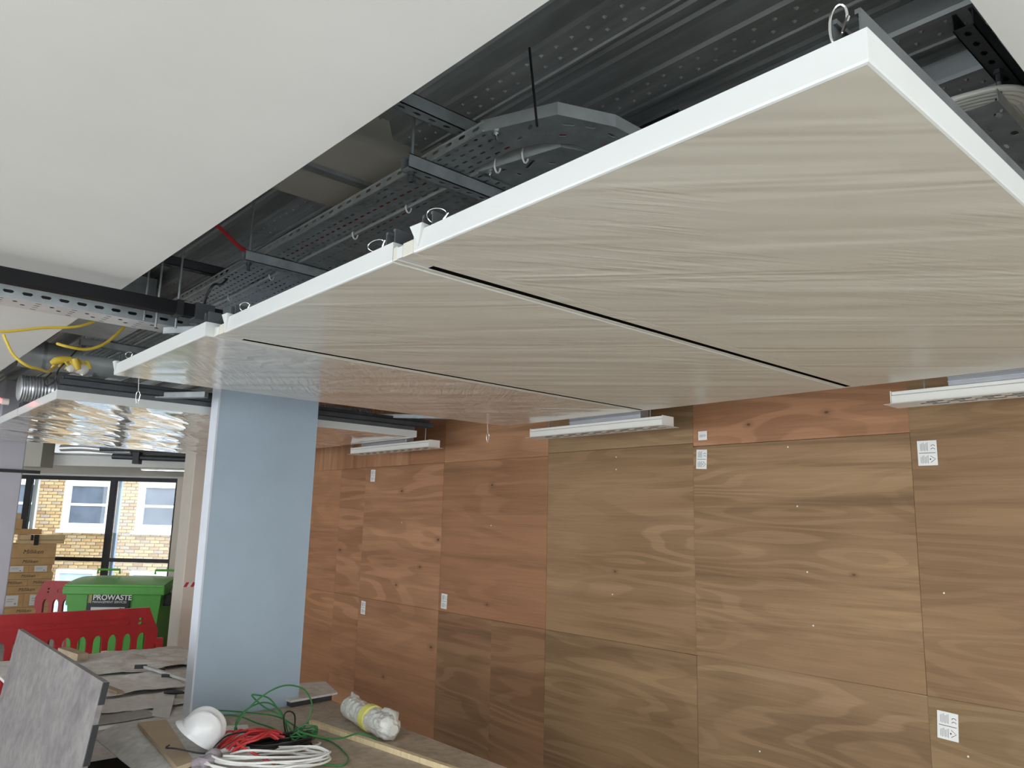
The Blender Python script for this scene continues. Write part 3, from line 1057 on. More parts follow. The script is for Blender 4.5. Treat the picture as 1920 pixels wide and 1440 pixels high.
def strut(name, a, b, label, rods=(), size=.041, mat='galv', group='slotted support channels', cat='support rail'):
    """lipped channel with slots along its back, threaded rods and nuts"""
    a, b = Vector(a), Vector(b)
    L = (b - a).length
    t = thing(name, a, label, cat, group, rz=math.atan2(b.y - a.y, b.x - a.x))
    h = size / 2
    holes = [slot(.03 + .05 * k, 0, .026, .012, 2) for k in range(int((L - .04) / .05))]
    m = MB()
    m.prism(rect(0, L, -h, h), holes, 'z', -h, -h + .0025)
    m.box(0, L, -h, -h + .0025, -h, h)
    m.box(0, L, h - .0025, h, -h, h)
    m.box(0, L, -h, -h + .009, h - .0025, h)
    m.box(0, L, h - .009, h, h - .0025, h)
    m.build('channel', M[mat], t, local=True)
    for (x, z0, z1) in rods:
        r = MB().cyl((x, 0, z0), (x, 0, z1), .0045, 8)
        ro = r.build('threaded_rod', M['galv'], t, local=True)
        MB().cyl((x, 0, -h - .002), (x, 0, -h - .012), .010, 6).cyl((x, 0, -h - .012), (x, 0, -h - .032), .006, 8).build('nut', M['darksteel'], ro, local=True)
    return t


strut('support_rail', (1.095, 1.715, 2.918), (2.1, 1.715, 2.918), 'slotted steel rail under the trays, nearest one with a black rod end', rods=((.022, -.05, .235), (.75, -.04, .235)))
strut('support_rail', (1.095, 2.82, 2.918), (1.75, 2.82, 2.918), 'slotted steel rail under the trays, second one from the camera', rods=((.022, -.05, .235), (.55, -.04, .235)))
strut('support_rail', (1.02, 5.0, 2.915), (1.75, 5.06, 2.915), 'slotted steel rail under the trays above the yellow cables', rods=((.022, -.05, .235), (.6, -.04, .235)))
strut('support_rail', (0.82, 1.6, 3.02), (1.33, 1.6, 3.02), 'short steel rail tight under the deck above the trays', size=.041)
strut('support_rail', (0.82, 3.42, 3.02), (1.75, 3.42, 3.02), 'short steel rail tight under the deck beyond the beam', size=.041, mat='darksteel')
strut('support_rail', (1.745, 1.25, 3.118), (1.745, 2.2, 3.118), 'steel rail under the deck with a rod down to the nearest panel', rods=((.03, -.50, .04),), mat='darksteel')
strut('support_rail', (1.69, 0.487, 3.02), (3.3, 0.487, 3.02), 'dark slotted rail over the near edge of the nearest panel', rods=((.22, -.13, .12),), mat='darksteel')

# black drop cord through the first tray bend
tag(MB().cyl((1.2, 1.325, 3.13), (1.2, 1.29, 2.90), .0032, 8).build('drop_cord', M['black']), 'thin black cord hanging from the deck to the large tray bend', 'cord')

# cables in the trays
tag(MB().tube(smooth_pts([(1.27, 5.9, 2.957), (1.26, 4.5, 2.955), (1.272, 3.4, 2.955), (1.262, 2.4, 2.955), (1.27, 1.9, 2.955), (1.29, 1.50, 2.957), (1.34, 1.36, 2.957), (1.6, 1.29, 2.957)]), .006, 7).build('red_cable', M['red_cable']),
    'red cable lying along the first cable tray', 'cable')
tag(MB().tube(smooth_pts([(1.33, 5.9, 2.957), (1.345, 4.2, 2.954), (1.33, 3.0, 2.954), (1.34, 2.2, 2.954), (1.335, 1.75, 2.954), (1.36, 1.52, 2.957), (1.45, 1.40, 2.957), (1.7, 1.39, 2.957)]), .008, 7).build('red_cable', M['red_cable']),
    'red cable lying along the second cable tray', 'cable')
tag(MB().tube(smooth_pts([(1.42, 5.9, 2.955), (1.41, 4.0, 2.953), (1.36, 3.3, 2.955), (1.285, 2.95, 2.975), (1.28, 2.82, 2.975), (1.30, 2.6, 2.96), (1.40, 2.3, 2.953), (1.42, 1.75, 2.953)]), .005, 7).build('white_cable', M['white_cable']),
    'white cable bridging the second tray by the second rail', 'cable')
tag(MB().tube(smooth_pts([(0.80, 2.72, 3.02), (0.96, 2.80, 3.01), (1.08, 2.86, 2.97), (1.14, 2.88, 2.955)]), .008, 7).build('red_cable', M['red_cable']), 'red cable looping from the ceiling edge to the second rail', 'cable')


def cable_tie(c, rx, rz_, label):
    pts = [(c[0] + rx * math.cos(2 * PI * i / 14), c[1], c[2] + rz_ * math.sin(2 * PI * i / 14)) for i in range(14)]
    o = MB().tube(pts, .0028, 5, closed=True).build('cable_tie', M['tie'])
    return tag(o, label, 'cable tie', 'white cable ties on the trays')


for y, z, s in ((2.02, 2.95, 'white cable tie on the second tray, nearest to the first rail'), (2.36, 2.95, 'white cable tie on the second tray, between the two rails'), (1.60, 2.955, 'white cable tie at the start of the smaller tray bend'), (1.50, 2.957, 'white cable tie on the smaller tray bend'),
                (3.05, 2.95, 'white cable tie on the second tray, just past the second rail'), (3.5, 2.95, 'white cable tie on the second tray over the black trunking')):
    x = 1.312 if y > 1.65 else (1.335 if y > 1.55 else 1.352)
    cable_tie((x, y, z), .012, .028, s)

# right-hand tray with a bundle of cream cables
t = thing('cable_tray', (2.2, 0.53, 2.93), 'cable tray with round holes at the upper right edge, under cream cables', 'cable tray', 'perforated cable trays in the trough')
hs = []
for k in range(12):
    hs.append(slot(1.93 + .12 * k, .50, .028, .016, 3))
    hs.append(slot(1.99 + .12 * k, .535, .03, .009, 2))
    hs.append(slot(1.95 + .12 * k, .57, .03, .009, 2))
MB().prism([(1.86, .48), (3.5, .48), (3.5, .62), (1.86, .62)], hs, 'z', 2.897, 2.899).build('tray_base', M['galv'], t)
MB().box(1.86, 3.5, .479, .481, 2.898, 2.928).build('near_flange', M['galv_bright'], t)
MB().box(1.86, 3.5, .619, .621, 2.898, 2.928).build('far_flange', M['galv_bright'], t)
for k in range(5):
    pts = smooth_pts([(1.868 + .0155 * k, .85, 2.945), (1.870 + .0155 * k, .62, 2.945), (1.882 + .0155 * k, .53 + .003 * k, 2.946), (1.905 + .015 * k, .475 + .007 * k, 2.946), (1.955 + .012 * k, .445 + .011 * k, 2.946), (2.05, .437 + .013 * k, 2.945), (2.5, .437 + .013 * k, 2.945)])
    tag(MB().tube(pts, .0072, 8).build('cream_cable', M['cream_cable']), ('outermost cream cable of the bent bundle at the upper right edge', 'second cream cable from the outside of the bent bundle', 'middle cream cable of the bent bundle', 'second cream cable from the inside of the bent bundle', 'innermost cream cable of the bent bundle')[k], 'cable', 'bundle of cream cables')
tag(MB().tube([(1.93, .492, 3.0), (1.935, .50, 2.95), (1.94, .51, 2.905)], .003, 6).build('drop_cord', M['black']), 'black cord tied down over the cream cable bundle', 'cord')

# black trunking and pale slotted tray coming out from under the plaster ceiling
t = thing('cable_trunking', (-0.9, 3.045, 2.695), 'long black square trunking under the plaster ceiling at left', 'trunking')
MB().bbox(-4.9, 1.11, 3.02, 3.07, 2.695, 2.745, .003).build('trunk_body', M['blackbox'], t)
MB().box(1.0, 1.075, 3.015, 3.075, 2.688, 2.752).build('end_clip', M['darksteel'], t)
MB().box(.93, .955, 3.012, 3.078, 2.69, 2.75).build('saddle', M['black'], t)
t = thing('slotted_tray', (-0.9, 3.3, 2.69), 'pale perforated steel tray below the black trunking at left', 'cable tray')
sec = .24
hs = []
for k in range(2):
    hs.append(slot(.06 + .12 * k, .045, .018, .018, 3))
    hs.append(slot(.09 + .12 * k, .085, .018, .018, 3))
    for j in range(4):
        hs.append(slot(.012 + .12 * k, .025 + j * .034, .022, .007, 2))
v2, fs = fill_loop(rect(0, sec, 0, .15), hs)
f2, ffs = fill_loop(rect(0, sec, 0, .045), [slot(.03 + .06 * j, .024, .036, .013, 2) for j in range(4)])
b, fl, fb = MB(), MB(), MB()
for k in range(25):
    xx = -4.9 + k * sec
    b.add([(xx + p[0], 3.23 + p[1], 2.69) for p in v2], [f[::-1] for f in fs])
    fl.add([(xx + p[0], 3.23, 2.69 + p[1]) for p in f2], ffs)
    fb.add([(xx + p[0], 3.38, 2.69 + p[1]) for p in f2], [f[::-1] for f in ffs])
b.build('tray_base', simple('window_lit_tray_steel', (0.66, 0.65, 0.64), .4, .2, var=.08), t)  # base painted paler than the flanges, standing in for window light
for _k, _lab in enumerate(('near', 'middle', 'far')):
    tag(MB().tube([(-4.8, 3.265 + .04 * _k, 2.711), (1.05, 3.265 + .04 * _k, 2.711)], .017, 8).build('black_cable', M['black_cable']), 'added black tube darkening the holes of the pale slotted tray, %s one of three' % _lab, 'cable', 'added dark tubes in the slotted tray')  # black tubes added so the slots look dark, like a shaded tray
fl.build('near_flange', M['galv'], t)
fb.build('far_flange', M['galv'], t)
strut('support_rail', (.97, 3.26, 2.672), (1.12, 3.06, 2.672), 'short pale rail under the slotted tray beside the third panel', mat='galv', size=.03)
for i, (x, z0) in enumerate(((.965, 2.66), (.905, 2.66), (.872, 2.69))):
    tag(MB().cyl((x, 3.12 + .05 * i, z0), (x, 3.12 + .05 * i, 3.15), .0045, 8).build('threaded_rod', M['galv']), ('threaded rod beside the black trunking, rightmost of three', 'threaded rod beside the black trunking, middle of three', 'threaded rod beside the black trunking, leftmost of three')[i], 'rod', 'rods beside the black trunking')
tag(MB().tube(smooth_pts([(1.05, 3.08, 2.745), (1.05, 3.05, 2.80), (1.07, 3.04, 2.845), (1.12, 3.10, 2.87), (1.18, 3.2, 2.93)]), .005, 7).build('black_cable', M['black_cable']), 'short black cable rising from the end of the trunking', 'cable')

# ducts
t = thing('air_duct', (1.4, 4.45, 2.86), 'pale sheet steel duct crossing above the trays, partly behind rods', 'duct')
MB().bbox(0.82, 1.16, 4.15, 4.75, 2.90, 3.13, .006).build('duct_body', M['duct'], t)
MB().box(.815, 1.165, 4.14, 4.155, 2.895, 3.135).build('duct_flange', M['galv'], t)


def flex_duct(pts, r, label, mat='foil', pitch=.018):
    P = smooth_pts(pts, 40)
    rr = []
    acc = 0
    Q = []
    for i, p in enumerate(P):
        if i:
            acc += (P[i] - P[i - 1]).length
        rr.append(r * (1 + .05 * math.sin(acc / pitch * 2 * PI)))
        Q.append(p)
    o = MB().tube(Q, rr, 14).build('flexible_duct', M[mat])
    return tag(o, label, 'duct', 'flexible foil ducts')


flex_duct([(0.95, 6.35, 2.78), (1.15, 6.36, 2.79), (1.35, 6.45, 2.80), (1.45, 6.7, 2.83)], .09, 'silver flexible duct lying over the second panel group at left')
flex_duct([(1.95, 6.9, 2.86), (1.80, 6.4, 2.82), (1.66, 6.12, 2.76), (1.60, 5.75, 2.725)], .075, 'silver flexible duct bending down at left above the crinkled panels')
flex_duct([(2.2, 5.5, 2.722), (2.6, 5.6, 2.722), (3.0, 5.5, 2.722), (3.25, 5.45, 2.722)], .085, 'foil flexible duct right of the pale blue pier above the panel')
t = thing('air_duct', (1.35, 5.35, 2.74), 'galvanised round duct at far left above the crinkled panels', 'duct')
MB().tube([(0.82, 5.68, 2.915), (1.45, 5.65, 2.915)], .09, 20).build('duct_body', M['duct'], t)
for x in (.95, 1.25):
    MB().tube([(x, 5.72 - .05 * (x + .6) / 1.9, 2.915), (x + .02, 5.719 - .05 * (x + .6) / 1.9, 2.915)], .096, 20).build('duct_joint', M['galv'], t)
# dark double channel above the panels behind the pier
strut('support_rail', (0.90, 4.79, 2.635), (3.42, 4.79, 2.635), 'long dark channel on the near edge of the panels behind the blue pier, upper one', mat='darksteel', size=.036)
strut('support_rail', (0.93, 4.83, 2.665), (3.42, 4.83, 2.665), 'long dark channel on the near edge of the panels behind the blue pier, back one', mat='darksteel', size=.03)
strut('support_rail', (1.62, 4.55, 2.625), (1.25, 5.1, 2.70), 'pale bracing rail left of the blue pier over the crinkled panels', mat='galv', size=.035)
strut('support_rail', (2.75, 5.2, 2.68), (3.4, 4.5, 2.60), 'pale bracing rail right of the blue pier over the panels', mat='galv', size=.03)

# yellow site cables
Y1 = [(0.30, 3.9, 2.665), (0.486, 3.9, 2.689), (0.641, 3.9, 2.735), (0.785, 3.9, 2.77), (0.922, 3.9, 2.86), (1.045, 3.9, 2.94), (1.09, 3.92, 2.965), (1.15, 3.95, 2.96)]
tag(MB().tube(smooth_pts(Y1), .0065, 7).build('yellow_cable', M['yellow_cable']), 'yellow cable drooping from the left frame edge up to the trays', 'cable')
Y2 = [(1.09, 4.2, 2.93), (1.053, 4.2, 2.877), (1.009, 4.2, 2.813), (0.953, 4.2, 2.754), (0.884, 4.2, 2.723), (0.802, 4.2, 2.724), (.77, 4.25, 2.74)]
tag(MB().tube(smooth_pts(Y2), .0075, 7).build('yellow_cable', M['yellow_cable']), 'yellow cable sagging in a bow between trunking and connector', 'cable')
Y3 = [(.50, 3.9, 2.68), (.514, 3.9, 2.651), (.546, 3.9, 2.597), (.601, 3.9, 2.558), (.66, 3.95, 2.557), (.72, 4.1, 2.575), (.80, 4.38, 2.65)]
tag(MB().tube(smooth_pts(Y3), .0065, 7).build('yellow_cable', M['yellow_cable']), 'yellow cable curling down below the plaster ceiling at far left', 'cable')
t = thing('cable_connector', (.85, 4.4, 2.64), 'yellow cable connector bundle taped with clear film at left', 'connector')
MB().tube([(.78, 4.40, 2.665), (.80, 4.40, 2.68), (.83, 4.40, 2.69), (.87, 4.40, 2.70)], [.010, .019, .019, .012], 10).build('plug', M['yellow_cable'], t)
MB().tube([(.88, 4.38, 2.70), (.89, 4.38, 2.67), (.90, 4.38, 2.645)], [.016, .02, .014], 10).build('socket', M['yellow_cable'], t)
q = MB()
for k in range(5):
    q.tube(smooth_pts([(.79 + .03 * k, 4.42, 2.645 + .01 * (k % 2)), (.82 + .03 * k, 4.40, 2.70), (.86 + .025 * k, 4.39, 2.66), (.90 + .01 * k, 4.4, 2.69)]), .005, 6)
q.build('cable_loops', M['yellow_cable'], t)
q = MB()
q.ball((.92, 4.40, 2.655), .035, .02, .03, 10, 7)
q.ball((.875, 4.39, 2.65), .025, .02, .022, 10, 7)
for i, v in enumerate(q.v):
    k = noise.noise(Vector(v) * 40) * .012
    q.v[i] = (v[0] + k, v[1] + k, v[2] + k)
q.build('film_wrap', M['film_wrap'], t)
tag(MB().tube(smooth_pts([(.77, 4.3, 2.60), (.74, 4.28, 2.555), (.755, 4.28, 2.53), (.785, 4.28, 2.56), (.80, 4.3, 2.62), (.90, 4.6, 2.74), (1.0, 4.9, 2.86)]), .004, 6).build('black_cable', M['black_cable']), 'thin black cable with a hanging loop below the yellow connector', 'cable')

# linear air diffusers hanging in front of the plywood
def linear_diffuser(y0, y1, gb0, gb1, label):
    t = thing('linear_diffuser', (3.45, (y0 + y1) / 2, 2.46), label, 'air diffuser', 'white linear diffusers along the plywood')
    X0, X1 = 3.40, 3.50
    MB().bbox(X0, X1, y0, y1, 2.478, 2.512, .002).build('lower_case', M['white_metal'], t)
    MB().bbox(X0 + .006, X1 - .006, y0, y1, 2.515, 2.530, .002).build('upper_case', M['white_metal'], t)
    MB().box(X0 + .01, X1 - .01, y0 + .002, y1 - .002, 2.511, 2.516).build('shadow_groove', M['grey_plenum'], t)
    for yy in (y0 - .003, y1 + .001):
        MB().box(X0 - .002, X1 + .002, yy, yy + .002, 2.474, 2.532).build('end_cap', M['white_metal'], t)
    holes = []
    for r_ in range(3):
        xx = X0 + .004 + .033 * r_
        n = int((y1 - y0 - .04) / .105)
        for k in range(n):
            off = .035 * (r_ % 2)
            holes.append(rect(xx, xx + .022, y0 + .03 + k * .105 + off, y0 + .03 + k * .105 + .07 + off))
    MB().prism(rect(X0 - .022, X1 + .022, y0 - .025, y1 + .025), holes, 'z', 2.4730, 2.4738).build('face_plate', M['white_metal'], t)
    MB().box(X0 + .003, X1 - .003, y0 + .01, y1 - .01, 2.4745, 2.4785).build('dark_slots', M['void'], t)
    g = MB().bbox(X0 + .012, X1 - .012, gb0, gb1, 2.531, 2.70, .003)
    g.build('plenum_box', M['grey_plenum'], t)
    MB().box(X0 + .009, X0 + .0125, gb0, gb1, 2.548, 2.551).box(X0 + .009, X0 + .0125, gb0, gb1, 2.566, 2.569).build('plenum_rib', M['galv_bright'], t)
    for yy in (y0 + .12, y1 - .12):
        MB().cyl((3.45, yy, 2.53), (3.45, yy, 3.14), .003, 6).build('hanger', M['galv'], t)
    return t


linear_diffuser(2.60, 3.66, 2.76, 3.32, 'white linear air diffuser with a grey box, middle of three along the plywood')
linear_diffuser(4.79, 5.95, 5.12, 5.80, 'white linear air diffuser nearest the blue pier, furthest of three along the plywood')
linear_diffuser(0.30, 1.375, 0.30, 1.15, 'white linear air diffuser at the right frame edge, nearest of three')


# plywood grade stickers
def sticker(y, z, w, h, label, tilt=0.0, two=True):
    t = thing('board_sticker', (3.7955, y, z), label, 'sticker', 'grade stickers on the plywood')
    t.rotation_euler = (tilt, 0, 0)
    MB().box(-.0012, 0, -w / 2, w / 2, -h / 2, h / 2).build('label_paper', M['paper'], t, local=True)
    # printed marks (sticker reads turned by a quarter turn): CE mark, rule, text lines, house-shaped recycling mark
    k = MB()
    xk = -.0016
    if two:
        k.box(xk, -.0011, -w * .42, w * .42, -.0012, .0012)
        for (yc, zc) in ((-w * .30, h * .30), (-w * .30, h * .17)):
            pts = [(xk, yc + w * .10 * math.cos(a), zc - h * .035 + h * .055 * math.sin(a)) for a in [PI * i / 8 for i in range(9)]]
            k.tube(pts, .0011, 4)
    zb = -h * .25 if two else 0
    k.tube([(xk, -w * .16, zb + h * .13), (xk, -w * .40, zb), (xk, -w * .16, zb - h * .13)], .0011, 4)
    k.box(xk, -.0011, -w * .17, -w * .11, zb - h * .03, zb + h * .03)
    k.build('printed_marks', M['ink'], t, local=True)
    q = MB()
    for j in range(6):
        yy = -w * .04 + w * .43 * j / 6
        if two:
            q.box(xk + .0002, -.0011, yy, yy + w * .03, h * (.08 + .02 * (j % 2)), h * (.43 - .03 * (j % 3)))
        q.box(xk + .0002, -.0011, yy, yy + w * .03, zb - h * (.17 - .02 * (j % 2)), zb + h * (.16 - .03 * (j % 3)))
    q.build('printed_lines', M['grey_ink'], t, local=True)
    return t


sticker(1.388, 2.295, .085, .115, 'white grade sticker at the upper right plywood sheet', 0)
sticker(1.382, 1.108, .085, .115, 'white grade sticker low on the right plywood sheet', .05)
sticker(2.62, 2.318, .072, .112, 'white grade sticker just below the small one at the sheet corner', .05)
sticker(2.61, 2.455, .06, .052, 'small cut grade sticker above the upper sheet joint', 0, False)
sticker(5.045, 1.30, .075, .115, 'white grade sticker at mid height on the reddish sheet, nearest the dark joint', .03)
sticker(6.25, 1.135, .075, .115, 'white grade sticker just below the sheet joint near the blue pier', .03)
sticker(6.21, 2.318, .075, .11, 'white grade sticker high up below the furthest diffuser', .03)


# ================================================================ TABLES AND WHAT LIES ON THEM
TT = 0.79


def table(name, x0, x1, y0, y1, label, topmat):
    t = thing(name, ((x0 + x1) / 2, (y0 + y1) / 2, 0), label, 'table', 'trestle tables of loose boards')
    MB().bbox(x0, x1, y0, y1, TT - .020, TT, .002).build('table_top', topmat, t)
    MB().box(x0 + .16, x1 - .05, y0 + .22, y1 - .12, TT - .07, TT - .0205).build('underframe', M['oldwood'], t)
    for sx in (x0 + .16, x1 - .12):
        for sy in (y0 + .2, y1 - .2):
            MB().bar((sx, sy, 0), (sx, sy, TT - .07), .05, .05, up=(1, 0, 0)).build('leg', M['galv'], t)
    return t


table('work_table', 1.40, 2.60, 2.70, 4.60, 'near work table with a scuffed brown board top', M['boardtop'])
table('work_table', 1.10, 2.52, 4.765, 7.15, 'far work table behind the blue pier, covered with dusty sheets', M['dustsheet'])


def cloth(name, x0, x1, y0, y1, z, mat, label, seed, amp=.006, nx=26, ny=26, edge=None, cat='sheet', th=.003, wob=.02, group=None):
    """thin crumpled sheet with real thickness; edge(x,y,fx,fy)->dz shapes overhangs"""
    top, bot = [], []
    for j in range(ny + 1):
        for i in range(nx + 1):
            fx, fy = i / nx, j / ny
            x = x0 + (x1 - x0) * fx + wob * noise.noise(Vector((fx * 3, fy * 3, seed))) * (1 if i in (0, nx) or True else 0)
            y = y0 + (y1 - y0) * fy + wob * noise.noise(Vector((fx * 3, fy * 3, seed + 9)))
            h = amp * (.8 + noise.noise(Vector((x * 5, y * 5, seed))) + .6 * noise.noise(Vector((x * 14, y * 9, seed))))
            zz = z + max(0, h)
            if edge:
                zz += edge(x, y, fx, fy)
            top.append((x, y, zz + th))
            bot.append((x, y, zz))
    n = len(top)
    W = nx + 1
    f = []
    for j in range(ny):
        for i in range(nx):
            a = j * W + i
            f.append([a, a + 1, a + W + 1, a + W])
            f.append([n + a, n + a + W, n + a + W + 1, n + a + 1])
    for i in range(nx):
        f.append([i, n + i, n + i + 1, i + 1])
        a = ny * W + i
        f.append([a + 1, n + a + 1, n + a, a])
    for j in range(ny):
        a = j * W
        f.append([a + W, n + a + W, n + a, a])
        a = j * W + nx
        f.append([a, n + a, n + a + W, a + W])
    m = MB().add(top + bot, f)
    m.smooth = True
    return tag(m.build(name, mat), label, cat, group)


def drop(x, y, fx, fy):
    return -.055 * max(0, (.30 - fx) / .30) ** 1.6 - .02 * max(0, .1 - fy) * 10 * max(0, (.3 - fx))


cloth('dust_sheet', 1.27, 1.78, 2.9, 4.755, TT + .001, M['dustsheet'], 'pale dusty sheet hanging over the left edge of the near table', 3.3, .004, edge=drop)
cloth('paper_sheet', 1.45, 1.98, 5.42, 6.0, TT + .012, M['paper_sheet'], 'large pale paper sheet with a lifted edge left of the blue pier', 7.0, .012, wob=.06, group='paper sheets on the far table')
cloth('paper_sheet', 1.36, 1.84, 4.98, 5.34, TT + .004, M['paper_sheet'], 'pale paper sheet closest to the blue pier on the far table', 8.8, .012, wob=.06, group='paper sheets on the far table')
cloth('paper_sheet', 1.35, 2.48, 6.15, 7.05, TT + .004, M['dustsheet'], 'wide ridged grey sheet at the back of the far table', 11.1, .02, wob=.06, group='paper sheets on the far table')
cloth('card_sheet', 1.16, 1.60, 4.78, 5.0, TT + .003, M['greycard'], 'grey card sheet at the front edge of the far table', 14.1, .003, wob=.02)
t = MB().hexa([(1.575, 4.80, TT + .006), (1.63, 4.68, TT + .006), (1.79, 5.08, TT + .03), (1.715, 5.19, TT + .03), (1.575, 4.80, TT + .010), (1.63, 4.68, TT + .010), (1.79, 5.08, TT + .034), (1.715, 5.19, TT + .034)])
tag(t.build('foil_sheet', M['foil']), 'shiny silver sheet left of the blue pier, catching the light', 'sheet')

# MDF plank
t = MB().hexa([(1.352, 3.72, TT + .013), (1.438, 3.76, TT + .013), (1.58, 4.58, TT + .013), (1.44, 4.60, TT + .013), (1.352, 3.72, TT + .033), (1.438, 3.76, TT + .033), (1.58, 4.58, TT + .033), (1.44, 4.60, TT + .033)])
tag(t.build('fibreboard_plank', M['mdf']), 'tan fibreboard plank lying left of the white hard hat', 'plank')
# timber batten
tag(MB().bar((2.215, 4.13, TT + .014), (2.36, 2.86, TT + .014), .028, .026).build('timber_batten', M['pine']), 'long pale pine batten in front of the wrapped roll', 'batten')
tag(MB().bar((1.655, 6.72, TT + .05), (1.60, 7.10, TT + .05), .075, .05).build('timber_block', M['oldwood']), 'short timber block at the back of the far table near the grey panel', 'timber')
tag(MB().bar((1.568, 5.40, TT + .028), (1.50, 5.95, TT + .028), .04, .022).build('timber_offcut', M['oldwood']), 'thin brown timber offcut beside the grey panel', 'timber')
# steel clamp bar
t = thing('clamp_bar', (1.95, 5.8, TT + .02), 'long steel clamp bar lying on the far table beside the blue pier', 'clamp')
MB().bar((1.915, 6.12, TT + .045), (2.02, 5.36, TT + .045), .016, .016).bar((1.945, 6.12, TT + .042), (2.045, 5.36, TT + .042), .006, .012).build('bar', M['galv_bright'], t)
MB().bar((1.86, 6.14, TT + .045), (1.935, 6.11, TT + .045), .028, .026).build('fixed_jaw', M['darksteel'], t)
MB().bar((1.92, 5.74, TT + .035), (1.985, 5.72, TT + .035), .04, .03).bar((1.955, 5.99, TT + .035), (2.02, 5.98, TT + .035), .02, .022).build('sliding_jaw', M['darksteel'], t)
t = thing('pliers', (1.83, 5.2, TT + .02), 'small dark tool lying near the left edge of the blue pier', 'tool')
MB().tube([(1.79, 5.27, TT + .03), (1.82, 5.24, TT + .032), (1.88, 5.20, TT + .03)], [.008, .016, .010], 8).build('tool_head', M['darksteel'], t)
MB().tube([(1.88, 5.20, TT + .03), (1.93, 5.17, TT + .03)], .006, 6).tube([(1.88, 5.195, TT + .028), (1.935, 5.15, TT + .028)], .006, 6).build('handles', M['black'], t)
# sheets right of the pier
t = thing('board_stack', (2.5, 4.7, TT), 'stack of two dark-edged boards right of the blue pier', 'boards')
MB().hexa([(2.30, 4.56, TT + .03), (2.64, 4.60, TT + .03), (2.74, 4.95, TT + .03), (2.30, 5.05, TT + .03), (2.30, 4.56, TT + .042), (2.64, 4.60, TT + .042), (2.74, 4.95, TT + .042), (2.30, 5.05, TT + .042)]).build('top_board', M['dustsheet'], t)
MB().hexa([(2.31, 4.565, TT + .001), (2.60, 4.60, TT + .001), (2.70, 4.95, TT + .001), (2.31, 5.0, TT + .001), (2.31, 4.565, TT + .029), (2.60, 4.60, TT + .029), (2.70, 4.95, TT + .029), (2.31, 5.0, TT + .029)]).build('lower_board', M['darksteel'], t)
# white card box under the hat and a crumpled glove
tag(MB().bbox(1.455, 1.60, 3.80, 3.97, TT + .001, TT + .03, .003).build('carton', M['paper']), 'flat white carton under the white hard hat', 'carton')
q = MB()
for c in ((1.49, 3.745, TT + .028, .05, .035, .026), (1.53, 3.77, TT + .035, .04, .04, .033), (1.455, 3.76, TT + .022, .035, .03, .02)):
    q.ball(c[:3], c[3], c[4], c[5], 12, 8)
for i, v in enumerate(q.v):
    k = noise.noise(Vector(v) * 30) * .012
    q.v[i] = (v[0] + k, v[1] + k, max(TT + .002, v[2] + k))
tag(q.build('work_glove', M['glove']), 'crumpled mauve-grey cloth glove in front of the hard hat', 'glove')


# ---------------------------------------------------------------- hard hat
def hard_hat(loc):
    t = thing('hard_hat', loc, 'white hard hat lying on the near table beside the cables', 'hard hat')
    nu, nv = 48, 18
    a, b_, h = .120, .098, .145
    m = MB()
    for j in range(nv + 1):
        th = (PI / 2) * j / nv
        for i in range(nu):
            ph = 2 * PI * i / nu
            rr = math.cos(th) ** .82
            x, y, z = a * rr * math.cos(ph), b_ * rr * math.sin(ph), h * math.sin(th) ** .92
            k = 1.0
            k += .07 * math.exp(-(y / .016) ** 2) * (z / h)                 # centre rib
            for sy in (-.047, .047):
                k += .05 * math.exp(-((y - sy) / .008) ** 2) * (z / h)       # side ribs
            k -= .02 * math.exp(-((z - .045) / .006) ** 2)
            m.v.append((x * k, y * k, z * k + .012))
    for j in range(nv):
        for i in range(nu):
            m.f.append([j * nu + i, j * nu + (i + 1) % nu, (j + 1) * nu + (i + 1) % nu, (j + 1) * nu + i])
    m.smooth = True
    shell = m.build('shell', M['hat'], t, local=True)
    m = MB()
    for (k, z) in ((1.0, .016), (1.0, .004), (1.03, .0), (1.035, .003), (1.01, .016)):
        for i in range(nu):
            ph = 2 * PI * i / nu
            pk = k + (.22 * max(0, math.cos(ph)) ** 2 if k > 1.025 else 0)     # peak at the front
            m.v.append((a * pk * math.cos(ph), b_ * (k if k < 1.05 else k) * math.sin(ph), z - (.010 * max(0, math.cos(ph)) if k > 1.025 else 0)))
    for j in range(4):
        for i in range(nu):
            m.f.append([j * nu + i, (j + 1) * nu + i, (j + 1) * nu + (i + 1) % nu, j * nu + (i + 1) % nu])
    m.smooth = True
    m.build('brim', M['hat'], t, local=True)
    s = MB().tube([(a * .93 * math.cos(2 * PI * i / 24), b_ * .93 * math.sin(2 * PI * i / 24), .012) for i in range(24)], .006, 6, closed=True)
    s.build('headband', M['black'], t, local=True)
    return t


hh = hard_hat((1.545, 3.93, TT + .098))
_zx = Vector((0.46, -0.36, 0.81)).normalized()
_xx = Vector((-0.72, 0.50, 0.0))
_xx = (_xx - _zx * _xx.dot(_zx)).normalized()
_yx = _zx.cross(_xx)
_rm = Matrix((_xx, _yx, _zx)).transposed()
hh.rotation_mode = 'QUATERNION'
hh.rotation_quaternion = _rm.to_quaternion()
_low = min((_rm @ v.co).z for c in hh.children for v in c.data.vertices)
hh.scale = (.86, .86, .86)
hh.location = (1.515, 3.93, TT + .031 - _low * .86)

